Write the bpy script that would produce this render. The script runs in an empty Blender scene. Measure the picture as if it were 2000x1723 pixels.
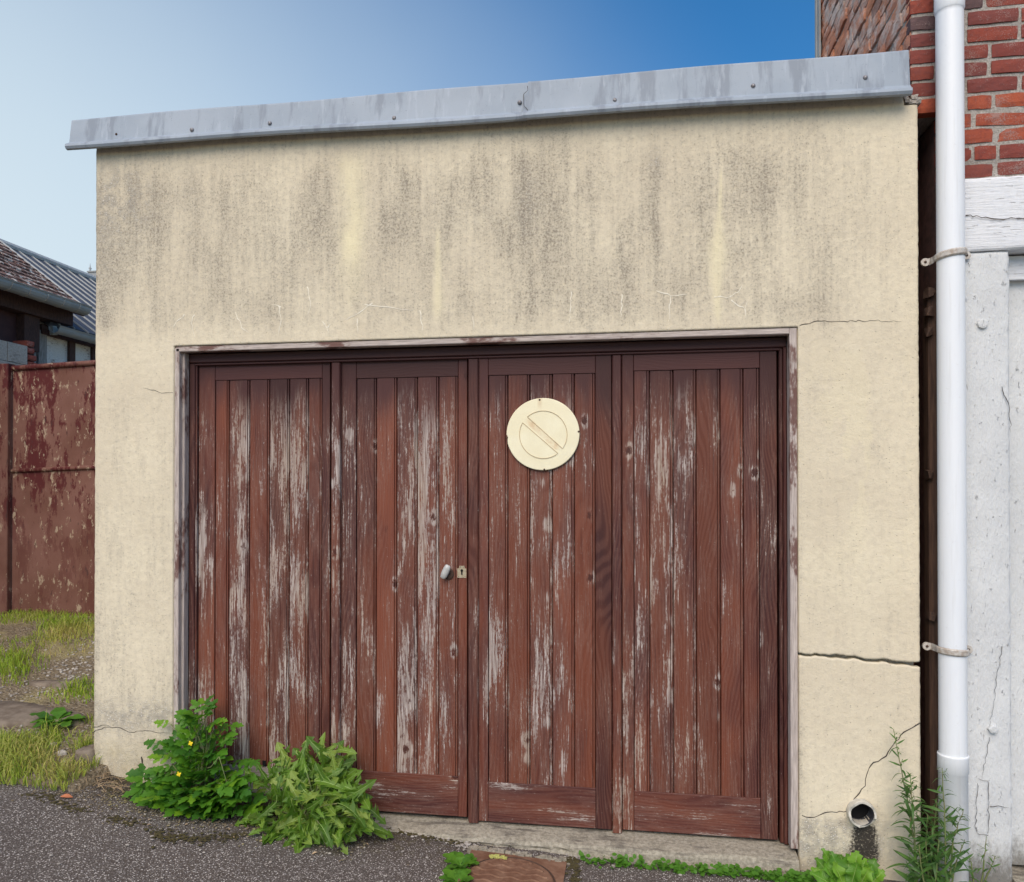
import bpy, bmesh, math, random
import numpy as np
from mathutils import Vector, Matrix

# ------------------------------------------------------------------ scene, camera, light
sc = bpy.context.scene
col = sc.collection
rnd = random.Random(11)
nrs = np.random.RandomState(5)

F, PX, TH, PT = 1500.0, 1000.0, math.radians(8.8), math.radians(0.47)
PY = 954 - F * math.tan(PT)
CAM = Vector((0.0, -3.445, 1.51))
cam = bpy.data.cameras.new('camera')
cam.sensor_width = 36.0
cam.lens = F / 2000 * 36.0
cam.shift_y = (PY - 861.5) / 2000
cam.clip_start = 0.05
cam.clip_end = 500
cam_o = bpy.data.objects.new('camera', cam)
cam_o.location = CAM
cam_o.rotation_euler = (math.radians(90) + PT, 0, TH)
col.objects.link(cam_o)
sc.camera = cam_o

SUN_EL, SUN_AZ = math.radians(46), math.radians(186)    # azimuth clockwise from +Y (the way into the wall)
world = bpy.data.worlds.new('World')
sc.world = world
world.use_nodes = True
wn, wl = world.node_tree.nodes, world.node_tree.links
wn.clear()
w_out = wn.new('ShaderNodeOutputWorld')
w_bg = wn.new('ShaderNodeBackground')
w_sky = wn.new('ShaderNodeTexSky')
w_sky.sky_type = 'NISHITA'
w_sky.sun_disc = False
w_sky.sun_elevation = SUN_EL
w_sky.sun_rotation = SUN_AZ
w_sky.altitude = 50
w_sky.air_density = 1.1
w_sky.dust_density = 0.8
w_sky.ozone_density = 2.5
w_bg.inputs['Strength'].default_value = 0.115
# thin high haze: whitens the sky towards the horizon and, as a veil, towards the left
w_tc = wn.new('ShaderNodeTexCoord')
w_dot = wn.new('ShaderNodeVectorMath'); w_dot.operation = 'DOT_PRODUCT'
w_dot.inputs[1].default_value = Vector((-0.80, 0.42, -0.42)).normalized()
wl.new(w_tc.outputs['Generated'], w_dot.inputs[0])
w_ns = wn.new('ShaderNodeTexNoise')
w_ns.inputs['Scale'].default_value = 1.6
w_ns.inputs['Detail'].default_value = 4
wl.new(w_tc.outputs['Generated'], w_ns.inputs['Vector'])
w_mr = wn.new('ShaderNodeMapRange'); w_mr.interpolation_type = 'SMOOTHSTEP'
w_mr.inputs['From Min'].default_value = 0.06
w_mr.inputs['From Max'].default_value = 0.80
w_mr.inputs['To Min'].default_value = 0.035
w_mr.inputs['To Max'].default_value = 0.96
w_ad = wn.new('ShaderNodeMath'); w_ad.operation = 'MULTIPLY_ADD'
w_ad.inputs[1].default_value = 0.12
wl.new(w_ns.outputs['Fac'], w_ad.inputs[0])
wl.new(w_dot.outputs['Value'], w_ad.inputs[2])
w_sb = wn.new('ShaderNodeMath'); w_sb.operation = 'SUBTRACT'; w_sb.inputs[1].default_value = 0.06
wl.new(w_ad.outputs[0], w_sb.inputs[0])
wl.new(w_sb.outputs[0], w_mr.inputs['Value'])
w_hs = wn.new('ShaderNodeHueSaturation')
w_hs.inputs['Saturation'].default_value = 1.45
w_hs.inputs['Value'].default_value = 1.0
wl.new(w_sky.outputs[0], w_hs.inputs['Color'])
w_mx = wn.new('ShaderNodeMix'); w_mx.data_type = 'RGBA'
w_mx.inputs[7].default_value = (4.75, 5.55, 6.0, 1)
wl.new(w_mr.outputs[0], w_mx.inputs[0])
wl.new(w_hs.outputs[0], w_mx.inputs[6])
wl.new(w_mx.outputs[2], w_bg.inputs['Color'])
wl.new(w_bg.outputs[0], w_out.inputs['Surface'])

sun = bpy.data.lights.new('sun', 'SUN')
sun.energy = 2.6
sun.angle = math.radians(50)
sun.color = (1.0, 0.87, 0.72)
sun_o = bpy.data.objects.new('sun', sun)
sdir = Vector((math.sin(SUN_AZ) * math.cos(SUN_EL), math.cos(SUN_AZ) * math.cos(SUN_EL), math.sin(SUN_EL)))
sun_o.rotation_euler = (-sdir).to_track_quat('-Z', 'Y').to_euler()
sun_o.location = (2, -6, 8)
col.objects.link(sun_o)

vs = sc.view_settings
vs.view_transform = 'Standard'
vs.look = 'None'
vs.exposure = 0.36
vs.gamma = 1.0
vs.use_curve_mapping = False
sc.cycles.use_denoising = True
sc.cycles.max_bounces = 6
sc.cycles.diffuse_bounces = 3
sc.cycles.glossy_bounces = 2
sc.cycles.transmission_bounces = 3
sc.cycles.use_adaptive_sampling = True
sc.cycles.adaptive_threshold = 0.02
sc.render.film_transparent = False

# ------------------------------------------------------------------ measuring helpers
_r = np.array([math.cos(TH), math.sin(TH), 0])
_f = np.array([-math.sin(TH) * math.cos(PT), math.cos(TH) * math.cos(PT), math.sin(PT)])
_u = np.cross(_r, _f)
_c = np.array(CAM)
def wp(x, y, Y=0.0):
    """point of the plane y = Y that the photograph shows at pixel (x, y)"""
    d = _f + _r * (x - PX) / F - _u * (y - PY) / F
    return Vector(_c + d * (Y - _c[1]) / d[1])
def wz(x, y, Z):
    d = _f + _r * (x - PX) / F - _u * (y - PY) / F
    return Vector(_c + d * (Z - _c[2]) / d[2])
def wX(x, X, y=954):
    d = _f + _r * (x - PX) / F - _u * (y - PY) / F
    return Vector(_c + d * (X - _c[0]) / d[0])
def proj(X, Y, Z):
    vx, vy, vz = X - _c[0], Y - _c[1], Z - _c[2]
    dep = vx * _f[0] + vy * _f[1] + vz * _f[2]
    a = vx * _r[0] + vy * _r[1] + vz * _r[2]
    b = vx * _u[0] + vy * _u[1] + vz * _u[2]
    return PX + F * a / dep, PY - F * b / dep

def vnoise(x, y, seed=0):
    """smooth value noise on numpy arrays, 0..1"""
    xi, yi = np.floor(x).astype(int), np.floor(y).astype(int)
    fx, fy = x - xi, y - yi
    fx, fy = fx * fx * (3 - 2 * fx), fy * fy * (3 - 2 * fy)
    def h(i, j):
        n = np.sin(i * 127.1 + j * 311.7 + seed * 74.7) * 43758.5453
        return n - np.floor(n)
    return (h(xi, yi) * (1 - fx) + h(xi + 1, yi) * fx) * (1 - fy) + (h(xi, yi + 1) * (1 - fx) + h(xi + 1, yi + 1) * fx) * fy
def fbm(x, y, seed=0, o=4):
    s, a, t = 0, 1.0, 0
    for k in range(o):
        s = s + a * vnoise(x * 2 ** k, y * 2 ** k, seed + k * 13)
        t += a
        a *= 0.55
    return s / t
def sst(a, b, x):
    t = np.clip((x - a) / (b - a), 0, 1)
    return t * t * (3 - 2 * t)

# ------------------------------------------------------------------ object helpers
WO = {}
def link(o, parent, origin):
    col.objects.link(o)
    WO[o.name] = Vector(origin)
    if parent is not None:
        o.parent = parent
        o.location = Vector(origin) - WO[parent.name]
    else:
        o.location = origin
    return o
def tag(o, label=None, cat=None, group=None, kind=None):
    if label: o['label'] = label
    if cat: o['category'] = cat
    if group: o['group'] = group
    if kind: o['kind'] = kind
    return o
def empty(name, loc, label=None, cat=None, group=None):
    o = bpy.data.objects.new(name, None)
    o.empty_display_size = 0.1
    link(o, None, loc)
    return tag(o, label, cat, group)

class MB:
    def __init__(s):
        s.v, s.f = [], []
    def add(s, vs, fs):
        n = len(s.v)
        s.v += [tuple(p) for p in vs]
        s.f += [tuple(i + n for i in q) for q in fs]
        return s
    def box(s, x0, x1, y0, y1, z0, z1, j=0.0, bev=0.0):
        if bev <= 0:
            vs = [(x, y, z) for z in (z0, z1) for y in (y0, y1) for x in (x0, x1)]
            if j: vs = [tuple(c + rnd.uniform(-j, j) for c in p) for p in vs]
            return s.add(vs, [(0, 2, 3, 1), (4, 5, 7, 6), (0, 1, 5, 4), (2, 6, 7, 3), (0, 4, 6, 2), (1, 3, 7, 5)])
        b = bev      # box with its four front edges (towards -y) chamfered
        vs = [(x0, y1, z0), (x1, y1, z0), (x1, y1, z1), (x0, y1, z1),
              (x0, y0 + b, z0), (x1, y0 + b, z0), (x1, y0 + b, z1), (x0, y0 + b, z1),
              (x0 + b, y0, z0 + b), (x1 - b, y0, z0 + b), (x1 - b, y0, z1 - b), (x0 + b, y0, z1 - b)]
        if j: vs = [tuple(c + rnd.uniform(-j, j) for c in p) for p in vs]
        fs = [(3, 2, 1, 0), (8, 9, 10, 11)]
        for k in range(4):
            n = (k + 1) % 4
            fs += [(k, n, 4 + n, 4 + k), (4 + k, 4 + n, 8 + n, 8 + k)]
        return s.add(vs, fs)
    def tube(s, pts, rad, n=8, cap=True):
        pts = [Vector(p) for p in pts]
        if not isinstance(rad, (list, tuple)): rad = [rad] * len(pts)
        vs, fs = [], []
        for i, p in enumerate(pts):
            d = (pts[min(i + 1, len(pts) - 1)] - pts[max(i - 1, 0)]).normalized()
            a = d.cross(Vector((0, 0, 1)) if abs(d.z) < 0.9 else Vector((1, 0, 0))).normalized()
            b = d.cross(a)
            for k in range(n):
                t = 2 * math.pi * k / n
                vs.append(p + (a * math.cos(t) + b * math.sin(t)) * rad[i])
        for i in range(len(pts) - 1):
            for k in range(n):
                k2 = (k + 1) % n
                fs.append((i * n + k, i * n + k2, (i + 1) * n + k2, (i + 1) * n + k))
        if cap:
            fs.append(tuple(range(n))[::-1])
            fs.append(tuple((len(pts) - 1) * n + k for k in range(n)))
        return s.add(vs, fs)
    def extrude(s, prof, A, B, closed=True):
        """profile of (dx, dy, dz) offsets swept from A to B (lists may differ per end)"""
        n = len(prof)
        A, B = Vector(A), Vector(B)
        vs = [A + Vector(p) for p in prof] + [B + Vector(p) for p in prof]
        fs = [(k, (k + 1) % n, n + (k + 1) % n, n + k) for k in range(n if closed else n - 1)]
        if closed: fs += [tuple(range(n))[::-1], tuple(n + k for k in range(n))]
        return s.add(vs, fs)
    def ribbon(s, pts, wid, nrm):
        pts = [Vector(p) for p in pts]; nrm = Vector(nrm)
        vs = []
        for i, p in enumerate(pts):
            d = (pts[min(i + 1, len(pts) - 1)] - pts[max(i - 1, 0)]).normalized()
            q = d.cross(nrm).normalized()
            w = wid(i / (len(pts) - 1)) / 2
            vs += [p - q * w, p + q * w]
        return s.add(vs, [(2 * i, 2 * i + 1, 2 * i + 3, 2 * i + 2) for i in range(len(pts) - 1)])
    def mesh(s, name, origin=(0, 0, 0)):
        m = bpy.data.meshes.new(name)
        o = Vector(origin)
        m.from_pydata([tuple(Vector(p) - o) for p in s.v], [], s.f)
        return m
    def build(s, name, mat, parent=None, smooth=False, origin=None, color=None, recalc=True):
        if origin is None:
            a = np.array(s.v, dtype=float).reshape(-1, 3)
            mn, mx = a.min(0), a.max(0)
            origin = Vector(((mn[0] + mx[0]) / 2, (mn[1] + mx[1]) / 2, mn[2]))
        m = s.mesh(name, origin)
        if recalc:
            bm = bmesh.new(); bm.from_mesh(m)
            bmesh.ops.recalc_face_normals(bm, faces=bm.faces)
            bm.to_mesh(m); bm.free()
        m.materials.append(M[mat])
        if smooth:
            m.polygons.foreach_set('use_smooth', [True] * len(m.polygons))
        o = bpy.data.objects.new(name, m)
        if color: o.color = (*color, 1)
        return link(o, parent, origin)
def place(name, mesh, parent, mw, color=None):
    """object with shared mesh data, put at world matrix mw under parent"""
    o = bpy.data.objects.new(name, mesh)
    col.objects.link(o)
    if parent is not None:
        o.parent = parent
        o.matrix_basis = Matrix.Translation(-WO[parent.name]) @ mw
    else:
        o.matrix_basis = mw
    WO[o.name] = mw.translation.copy()
    if color: o.color = (*color, 1)
    return o
def np_mesh(name, verts, faces, mat, attrs=None, smooth=True):
    m = bpy.data.meshes.new(name)
    verts = np.asarray(verts, dtype=np.float32); faces = np.asarray(faces, dtype=np.int32)
    k = faces.shape[1]
    m.vertices.add(len(verts)); m.vertices.foreach_set('co', verts.ravel())
    m.loops.add(faces.size); m.loops.foreach_set('vertex_index', faces.ravel())
    m.polygons.add(len(faces))
    m.polygons.foreach_set('loop_start', np.arange(0, faces.size, k, dtype=np.int32))
    m.polygons.foreach_set('use_smooth', np.full(len(faces), smooth))
    for an, av in (attrs or {}).items():
        at = m.attributes.new(an, 'FLOAT', 'POINT')
        at.data.foreach_set('value', np.asarray(av, dtype=np.float32))
    m.update(calc_edges=True)
    m.validate()
    m.materials.append(M[mat])
    return m

# ------------------------------------------------------------------ material helpers
M = {}
class G:
    """a small shorthand for node materials"""
    def __init__(s, name):
        s.m = bpy.data.materials.new(name); s.m.use_nodes = True
        s.t = s.m.node_tree; s.N = s.t.nodes
        s.bsdf = s.N['Principled BSDF']
        M[name] = s.m
    def put(s, sock, v):
        if isinstance(v, bpy.types.NodeSocket): s.t.links.new(v, sock)
        elif v is not None:
            if isinstance(v, tuple) and len(v) == 3 and sock.type == 'RGBA': v = (*v, 1)
            sock.default_value = v
    def node(s, ty, **kw):
        n = s.N.new('ShaderNode' + ty)
        for k, v in kw.items(): setattr(n, k, v)
        return n
    def math(s, op, a, b=None, c=None, clamp=False):
        n = s.node('Math', operation=op, use_clamp=clamp)
        s.put(n.inputs[0], a)
        if b is not None: s.put(n.inputs[1], b)
        if c is not None: s.put(n.inputs[2], c)
        return n.outputs[0]
    def add(s, a, b): return s.math('ADD', a, b)
    def mul(s, a, b): return s.math('MULTIPLY', a, b)
    def mad(s, a, b, c): return s.math('MULTIPLY_ADD', a, b, c)
    def step(s, v, a, b, to0=0.0, to1=1.0):
        n = s.node('MapRange', interpolation_type='SMOOTHSTEP')
        s.put(n.inputs['Value'], v)
        if a > b: a, b, to0, to1 = b, a, to1, to0
        n.inputs['From Min'].default_value, n.inputs['From Max'].default_value = a, b
        n.inputs['To Min'].default_value, n.inputs['To Max'].default_value = to0, to1
        return n.outputs[0]
    def mix(s, f, a, b, bt='MIX'):
        n = s.node('Mix', data_type='RGBA', blend_type=bt)
        s.put(n.inputs[0], f); s.put(n.inputs[6], a); s.put(n.inputs[7], b)
        return n.outputs[2]
    def pos(s):
        return s.node('NewGeometry').outputs['Position']
    def sep(s, v):
        n = s.node('SeparateXYZ'); s.put(n.inputs[0], v); return n.outputs
    def comb(s, x, y, z):
        n = s.node('CombineXYZ'); s.put(n.inputs[0], x); s.put(n.inputs[1], y); s.put(n.inputs[2], z); return n.outputs[0]
    def vmul(s, v, k):
        n = s.node('VectorMath', operation='MULTIPLY'); s.put(n.inputs[0], v); n.inputs[1].default_value = k; return n.outputs[0]
    def vadd(s, v, w):
        n = s.node('VectorMath', operation='ADD'); s.put(n.inputs[0], v); s.put(n.inputs[1], w); return n.outputs[0]
    def noise(s, v, sc=1.0, det=4, rough=0.55, dist=0.0):
        n = s.node('TexNoise'); s.put(n.inputs['Vector'], v)
        n.inputs['Scale'].default_value = sc; n.inputs['Detail'].default_value = det
        n.inputs['Roughness'].default_value = rough; n.inputs['Distortion'].default_value = dist
        return n.outputs['Fac']
    def vor(s, v, sc=1.0, feat='F1', dims='3D', rnd_=1.0):
        n = s.node('TexVoronoi', feature=feat, voronoi_dimensions=dims); s.put(n.inputs['Vector'], v)
        n.inputs['Scale'].default_value = sc; n.inputs['Randomness'].default_value = rnd_
        return n.outputs
    def attr(s, name):
        return s.node('Attribute', attribute_name=name).outputs['Fac']
    def info(s): return s.node('ObjectInfo').outputs
    def bump(s, h, st=0.3, dist=0.002):
        n = s.node('Bump'); s.put(n.inputs['Height'], h)
        n.inputs['Strength'].default_value = st; n.inputs['Distance'].default_value = dist
        s.t.links.new(n.outputs[0], s.bsdf.inputs['Normal'])
    def out(s, color, rough=0.8, metal=0.0, spec=0.3):
        s.put(s.bsdf.inputs['Base Color'], color); s.put(s.bsdf.inputs['Roughness'], rough)
        s.put(s.bsdf.inputs['Metallic'], metal); s.bsdf.inputs['Specular IOR Level'].default_value = spec
        return s.m

# ------------------------------------------------------------------ materials
def m_render():
    g = G('render_wall'); p = g.pos(); x, y, z = g.sep(p)
    dirt, clean, agg, black, och = (g.attr(k) for k in ('dirt', 'clean', 'agg', 'black', 'ochre'))
    low = g.noise(p, 2.2, 4)
    streak = g.noise(g.vmul(p, (48, 48, 3.2)), 1.0, 6, 0.66)
    med = g.noise(p, 34, 5, 0.65)
    fine = g.noise(p, 95, 4, 0.8)
    base = g.mix(g.step(low, 0.3, 0.7), (0.66, 0.575, 0.425), (0.74, 0.655, 0.485))
    base = g.mix(g.mul(g.step(med, 0.35, 0.75), 0.45), base, (0.60, 0.525, 0.40))
    # soot and algae film
    d = g.mad(g.add(streak, -0.5), 0.8, dirt)
    d = g.mad(g.add(med, -0.5), 0.7, d)
    c1 = g.mix(g.mul(g.step(d, -0.05, 0.95), 0.70), base, (0.355, 0.315, 0.25))
    sp = g.mad(fine, 1.0, g.mul(d, 0.20))
    c1 = g.mix(g.mul(g.step(sp, 0.60, 0.72), g.mad(dirt, 0.40, 0.46)), c1, (0.235, 0.20, 0.155))
    c1 = g.mix(g.mul(g.step(fine, 0.44, 0.34), 0.4), c1, (0.80, 0.72, 0.54))
    # washed streaks
    c1 = g.mix(g.mul(clean, 0.85), c1, (0.82, 0.73, 0.48))
    # bared aggregate: pale chips in grey binder
    vo = g.vor(p, 120)
    chip = g.step(vo['Distance'], 0.42, 0.30)
    cr = g.sep(vo['Color'])[0]
    lump = g.mul(agg, g.step(g.noise(p, 22, 4, 0.65), 0.30, 0.62))
    c2 = g.mix(g.mul(lump, 0.8), c1, (0.36, 0.325, 0.27))
    c2 = g.mix(g.mul(g.mul(g.mul(chip, g.step(cr, 0.50, 0.62)), lump), 0.95), c2, (0.72, 0.68, 0.60))
    c2 = g.mix(g.mul(g.step(g.mad(fine, 1.0, g.mul(black, 0.40)), 0.66, 0.92), g.math('MINIMUM', g.mul(black, 1.1), 0.95)), c2, (0.022, 0.019, 0.018))
    c2 = g.mix(g.mul(och, g.step(med, 0.3, 0.7, 0.3, 0.8)), c2, (0.42, 0.34, 0.16))
    # pin holes
    pin = g.vor(p, 75); pr = g.sep(pin['Color'])[0]
    hole = g.mul(g.step(pin['Distance'], 0.17, 0.10), g.step(pr, 0.83, 0.86))
    c2 = g.mix(g.mul(hole, 0.55), c2, (0.17, 0.145, 0.11))
    h = g.mad(fine, 0.5, g.mul(med, 0.9)); h = g.mad(g.mul(chip, lump), 0.8, h); h = g.mad(hole, -0.9, h)
    g.bump(h, 0.7, 0.005)
    g.out(c2, 0.93, spec=0.12)
m_render()

def m_wood(name, horiz=False):
    g = G(name); p = g.pos(); x, y, z = g.sep(p)
    inf = g.info(); wear, hue, seed = g.sep(inf['Color'])
    u, v = (z, x) if horiz else (x, z)
    so = g.mul(seed, 41.0)
    def V(su, sv):
        return g.comb(g.mad(u, su, so), g.mad(y, su * 0.5, g.mul(seed, 7.0)), g.mad(v, sv, g.mul(seed, 23.0)))
    n1 = g.noise(V(58, 3.6), 1, 5, 0.66)
    nb = g.noise(V(11, 2.2), 1, 3, 0.5)
    n2 = g.noise(V(330, 9), 1, 3, 0.6)
    n3 = g.noise(V(150, 55), 1, 4, 0.7)
    low = g.noise(V(7, 1.7), 1, 3, 0.5)
    # growth rings
    rc = g.mad(g.noise(V(5.5, 1.3), 1, 2, 0.4), 16.0, g.mul(u, 60.0))
    ring = g.math('PINGPONG', rc, 0.5); ring = g.step(ring, 0.10, 0.38)
    # knots
    vk = g.vor(V(8.2, 5.6), 1, 'F1', '3D'); kr = g.sep(vk['Color'])[0]
    ksel = g.step(kr, 0.60, 0.62)
    kd = g.mad(g.add(n3, -0.5), 0.30, vk['Distance'])
    knot = g.mul(g.step(kd, 0.135, 0.05), ksel)
    halo = g.mul(g.math('SUBTRACT', g.step(kd, 0.30, 0.15), g.step(kd, 0.15, 0.09)), ksel)
    zone = g.step(g.mad(g.add(nb, -0.5), 0.50, z), 2.06, 1.76)       # paint up under the lintel has weathered less
    wv = g.mad(n1, 0.56, g.mad(n3, 0.36, g.mul(n2, 0.34)))
    wv = g.mad(g.add(nb, -0.5), 0.62, wv)
    wv = g.mad(g.add(wear, -0.5), 0.34, wv)
    wv = g.mad(halo, 0.13, wv)
    mask = g.mul(g.step(wv, 0.708, 0.775), zone)
    mask = g.mul(mask, g.mad(ring, 0.35, 0.65))
    mask = g.math('MAXIMUM', mask, g.mul(g.mul(g.step(n3, 0.655, 0.71), zone), g.step(wv, 0.44, 0.60, 0.1, 0.75)))
    mask = g.mul(mask, g.math('SUBTRACT', 1.0, knot))
    haze = g.mul(g.step(wv, 0.50, 0.76), zone)
    paint = g.mix(g.step(g.add(g.mul(low, 1.15), g.mul(hue, 0.5)), 0.55, 1.05), (0.070, 0.020, 0.0175), (0.205, 0.055, 0.024))
    paint = g.mix(zone, (0.068, 0.024, 0.0215), paint)
    vf = g.mad(g.math('FRACT', g.mul(seed, 7.31)), 0.50, 0.58)
    paint = g.mix(1.0, paint, g.comb(vf, vf, vf), 'MULTIPLY')
    paint = g.mix(g.mul(n2, 0.5), paint, (0.07, 0.024, 0.022))
    fib = g.step(n2, 0.42, 0.66)
    paint = g.mix(g.mul(g.mul(haze, g.mad(fib, 0.6, 0.25)), 0.55), paint, (0.26, 0.17, 0.135))
    dl = g.step(g.noise(V(150, 3.0), 1, 3, 0.6), 0.62, 0.70)
    paint = g.mix(g.mul(g.mul(dl, zone), 0.55), paint, (0.045, 0.014, 0.013))
    paint = g.mix(g.mul(g.mul(ring, zone), 0.16), paint, (0.27, 0.12, 0.085))
    bare = g.mix(g.step(n2, 0.3, 0.75), (0.22, 0.17, 0.145), (0.60, 0.53, 0.485))
    bare = g.mix(g.mul(g.step(low, 0.42, 0.7), 0.35), bare, (0.37, 0.24, 0.13))
    c = g.mix(g.mul(mask, 0.94), paint, bare)
    c = g.mix(g.mul(knot, 0.8), c, (0.045, 0.015, 0.012))
    h = g.mad(mask, -0.7, g.mad(n2, 0.5, g.mul(ring, 0.15))); h = g.mad(knot, 0.6, h)
    g.bump(h, 0.55, 0.0016)
    g.out(c, g.mad(mask, 0.25, 0.58), spec=0.28)
m_wood('wood_v'); m_wood('wood_h', True)

def m_grey(name, horiz=False):
    g = G(name); p = g.pos(); x, y, z = g.sep(p); u, v = (z, x) if horiz else (x, z)
    vec = lambda a, b: g.comb(g.mul(u, a), g.mul(y, a), g.mul(v, b))
    n = g.noise(vec(260, 9), 1, 4, 0.65); lo = g.noise(vec(8, 3.0), 1, 4); fl = g.noise(vec(90, 28), 1, 5, 0.7)
    c = g.mix(g.step(n, 0.3, 0.72), (0.32, 0.265, 0.235), (0.62, 0.54, 0.485))
    c = g.mix(g.mul(g.step(g.mad(lo, 0.8, g.mul(fl, 0.35)), 0.60, 0.70), 0.85), c, (0.12, 0.045, 0.035))
    g.bump(n, 0.6, 0.002); g.out(c, 0.9, spec=0.15)
m_grey('grey_wood'); m_grey('grey_wood_h', True)

def m_simple(name, c, rough=0.6, metal=0.0, var=0.25, sc=20, c2=None, bump=0.0, spec=0.3, stretch=(1, 1, 1)):
    g = G(name); p = g.pos(); n = g.noise(g.vmul(p, stretch), sc, 5, 0.62)
    cc = g.mix(g.mul(g.step(n, 0.32, 0.72), 1.0), c, c2 or tuple(k * (1 - var) for k in c))
    if bump: g.bump(n, bump, 0.003)
    g.out(cc, rough, metal, spec)
    return g

def m_zinc():
    g = G('zinc'); p = g.pos()
    a = g.noise(g.vmul(p, (14, 14, 1.7)), 1, 5, 0.62); b = g.noise(g.vmul(p, (38, 38, 5)), 1, 5, 0.6); lo = g.noise(p, 3, 4)
    fine = g.noise(p, 160, 3)
    c = g.mix(g.step(lo, 0.35, 0.65), (0.29, 0.335, 0.385), (0.34, 0.385, 0.435))
    c = g.mix(g.mul(g.step(a, 0.50, 0.64), 0.8), c, (0.215, 0.245, 0.285))
    c = g.mix(g.mul(g.step(b, 0.56, 0.70), 0.5), c, (0.42, 0.465, 0.52))
    c = g.mix(g.mul(g.step(fine, 0.66, 0.72), 0.5), c, (0.12, 0.12, 0.13))
    g.bump(lo, 0.25, 0.01); g.out(c, 0.62, 0.0, 0.35)
m_zinc()

def m_brick():
    g = G('brick'); p = g.pos(); inf = g.info(); hue, dark, seed = g.sep(inf['Color'])
    n = g.noise(p, 46, 5, 0.65); f = g.noise(p, 210, 4, 0.65); lo = g.noise(p, 9, 3)
    c = g.mix(hue, (0.225, 0.055, 0.043), (0.40, 0.100, 0.052))
    c = g.mix(g.mul(g.step(n, 0.40, 0.72), 0.55), c, (0.155, 0.050, 0.047))
    c = g.mix(dark, c, g.mix(n, (0.075, 0.055, 0.06), (0.17, 0.10, 0.095)))
    c = g.mix(g.mul(g.step(g.mad(lo, 0.5, g.mul(f, 0.6)), 0.60, 0.68), 0.6), c, (0.33, 0.25, 0.22))
    g.bump(g.mad(f, 0.6, n), 0.7, 0.005); g.out(c, 0.92, spec=0.12)
m_brick()
def m_mortar():
    g = G('mortar'); p = g.pos(); n = g.noise(p, 120, 5, 0.75); lo = g.noise(p, 8, 4)
    c = g.mix(g.step(n, 0.3, 0.72), (0.30, 0.27, 0.235), (0.60, 0.555, 0.50))
    c = g.mix(g.mul(g.step(lo, 0.5, 0.7), 0.5), c, (0.24, 0.21, 0.185))
    g.bump(n, 1.0, 0.008); g.out(c, 0.95, spec=0.1)
m_mortar()
def m_old_brick():
    """worn flank: grime and mortar smeared over the bricks"""
    g = G('worn_brick'); p = g.pos(); inf = g.info(); hue, dark, seed = g.sep(inf['Color'])
    n = g.noise(g.vmul(p, (60, 30, 60)), 1, 5, 0.7); f = g.noise(p, 150, 4, 0.7); lo = g.noise(p, 4.5, 4)
    c = g.mix(hue, (0.54, 0.25, 0.17), (0.80, 0.34, 0.19))
    c = g.mix(g.step(g.mad(lo, 0.9, g.mul(n, 0.4)), 0.58, 0.78), c, (0.74, 0.60, 0.52))
    c = g.mix(g.mul(g.step(f, 0.55, 0.72), 0.5), c, (0.22, 0.13, 0.10))
    c = g.mix(g.mul(dark, 0.7), c, (0.26, 0.21, 0.19))
    g.bump(g.mad(f, 0.6, n), 0.9, 0.01); g.out(c, 0.95, spec=0.1)
m_old_brick()

def m_whitepaint():
    g = G('white_paint'); p = g.pos()
    n = g.noise(g.vmul(p, (70, 70, 30)), 1, 5, 0.72); b = g.noise(g.vmul(p, (45, 45, 25)), 1, 6, 0.74); lo = g.noise(p, 5, 4)
    vo = g.vor(g.vmul(p, (60, 60, 26)), 1, 'DISTANCE_TO_EDGE')['Distance']
    crk = g.mul(g.step(vo, 0.035, 0.005), g.step(g.noise(p, 11, 3), 0.50, 0.62))
    c = g.mix(g.step(lo, 0.3, 0.7), (0.62, 0.63, 0.625), (0.70, 0.71, 0.70))
    c = g.mix(g.mul(g.step(b, 0.60, 0.72), 0.25), c, (0.50, 0.50, 0.49))
    crk = g.step(g.noise(g.vmul(p, (95, 95, 24)), 1, 4, 0.7), 0.69, 0.73)
    c = g.mix(g.mul(crk, 0.22), c, (0.36, 0.34, 0.32))
    pe = g.step(g.mad(b, 0.6, g.mul(n, 0.45)), 0.625, 0.66)
    zz = g.sep(p)[2]
    foot = g.step(g.mad(g.add(b, -0.5), 0.3, zz), 0.06, -0.12)
    c = g.mix(g.mul(foot, 0.85), c, (0.14, 0.125, 0.10))
    g.bump(g.mad(pe, 0.6, g.mad(n, 0.9, g.mul(crk, -1.0))), 1.0, 0.007); g.out(c, 0.6, spec=0.3)
m_whitepaint()
def m_whitepaint_h():
    g = G('white_paint_beam'); p = g.pos()
    n = g.noise(g.vmul(p, (9, 60, 120)), 1, 5, 0.7); b = g.noise(p, 50, 5, 0.7)
    crk = g.step(g.noise(g.vmul(p, (12, 60, 95)), 1, 4, 0.6), 0.63, 0.67)
    c = g.mix(g.step(b, 0.3, 0.7), (0.70, 0.71, 0.72), (0.76, 0.77, 0.78))
    c = g.mix(g.mul(crk, 0.5), c, (0.40, 0.38, 0.36))
    g.bump(g.mad(crk, -0.8, n), 0.7, 0.006); g.out(c, 0.6)
m_whitepaint_h()

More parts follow.
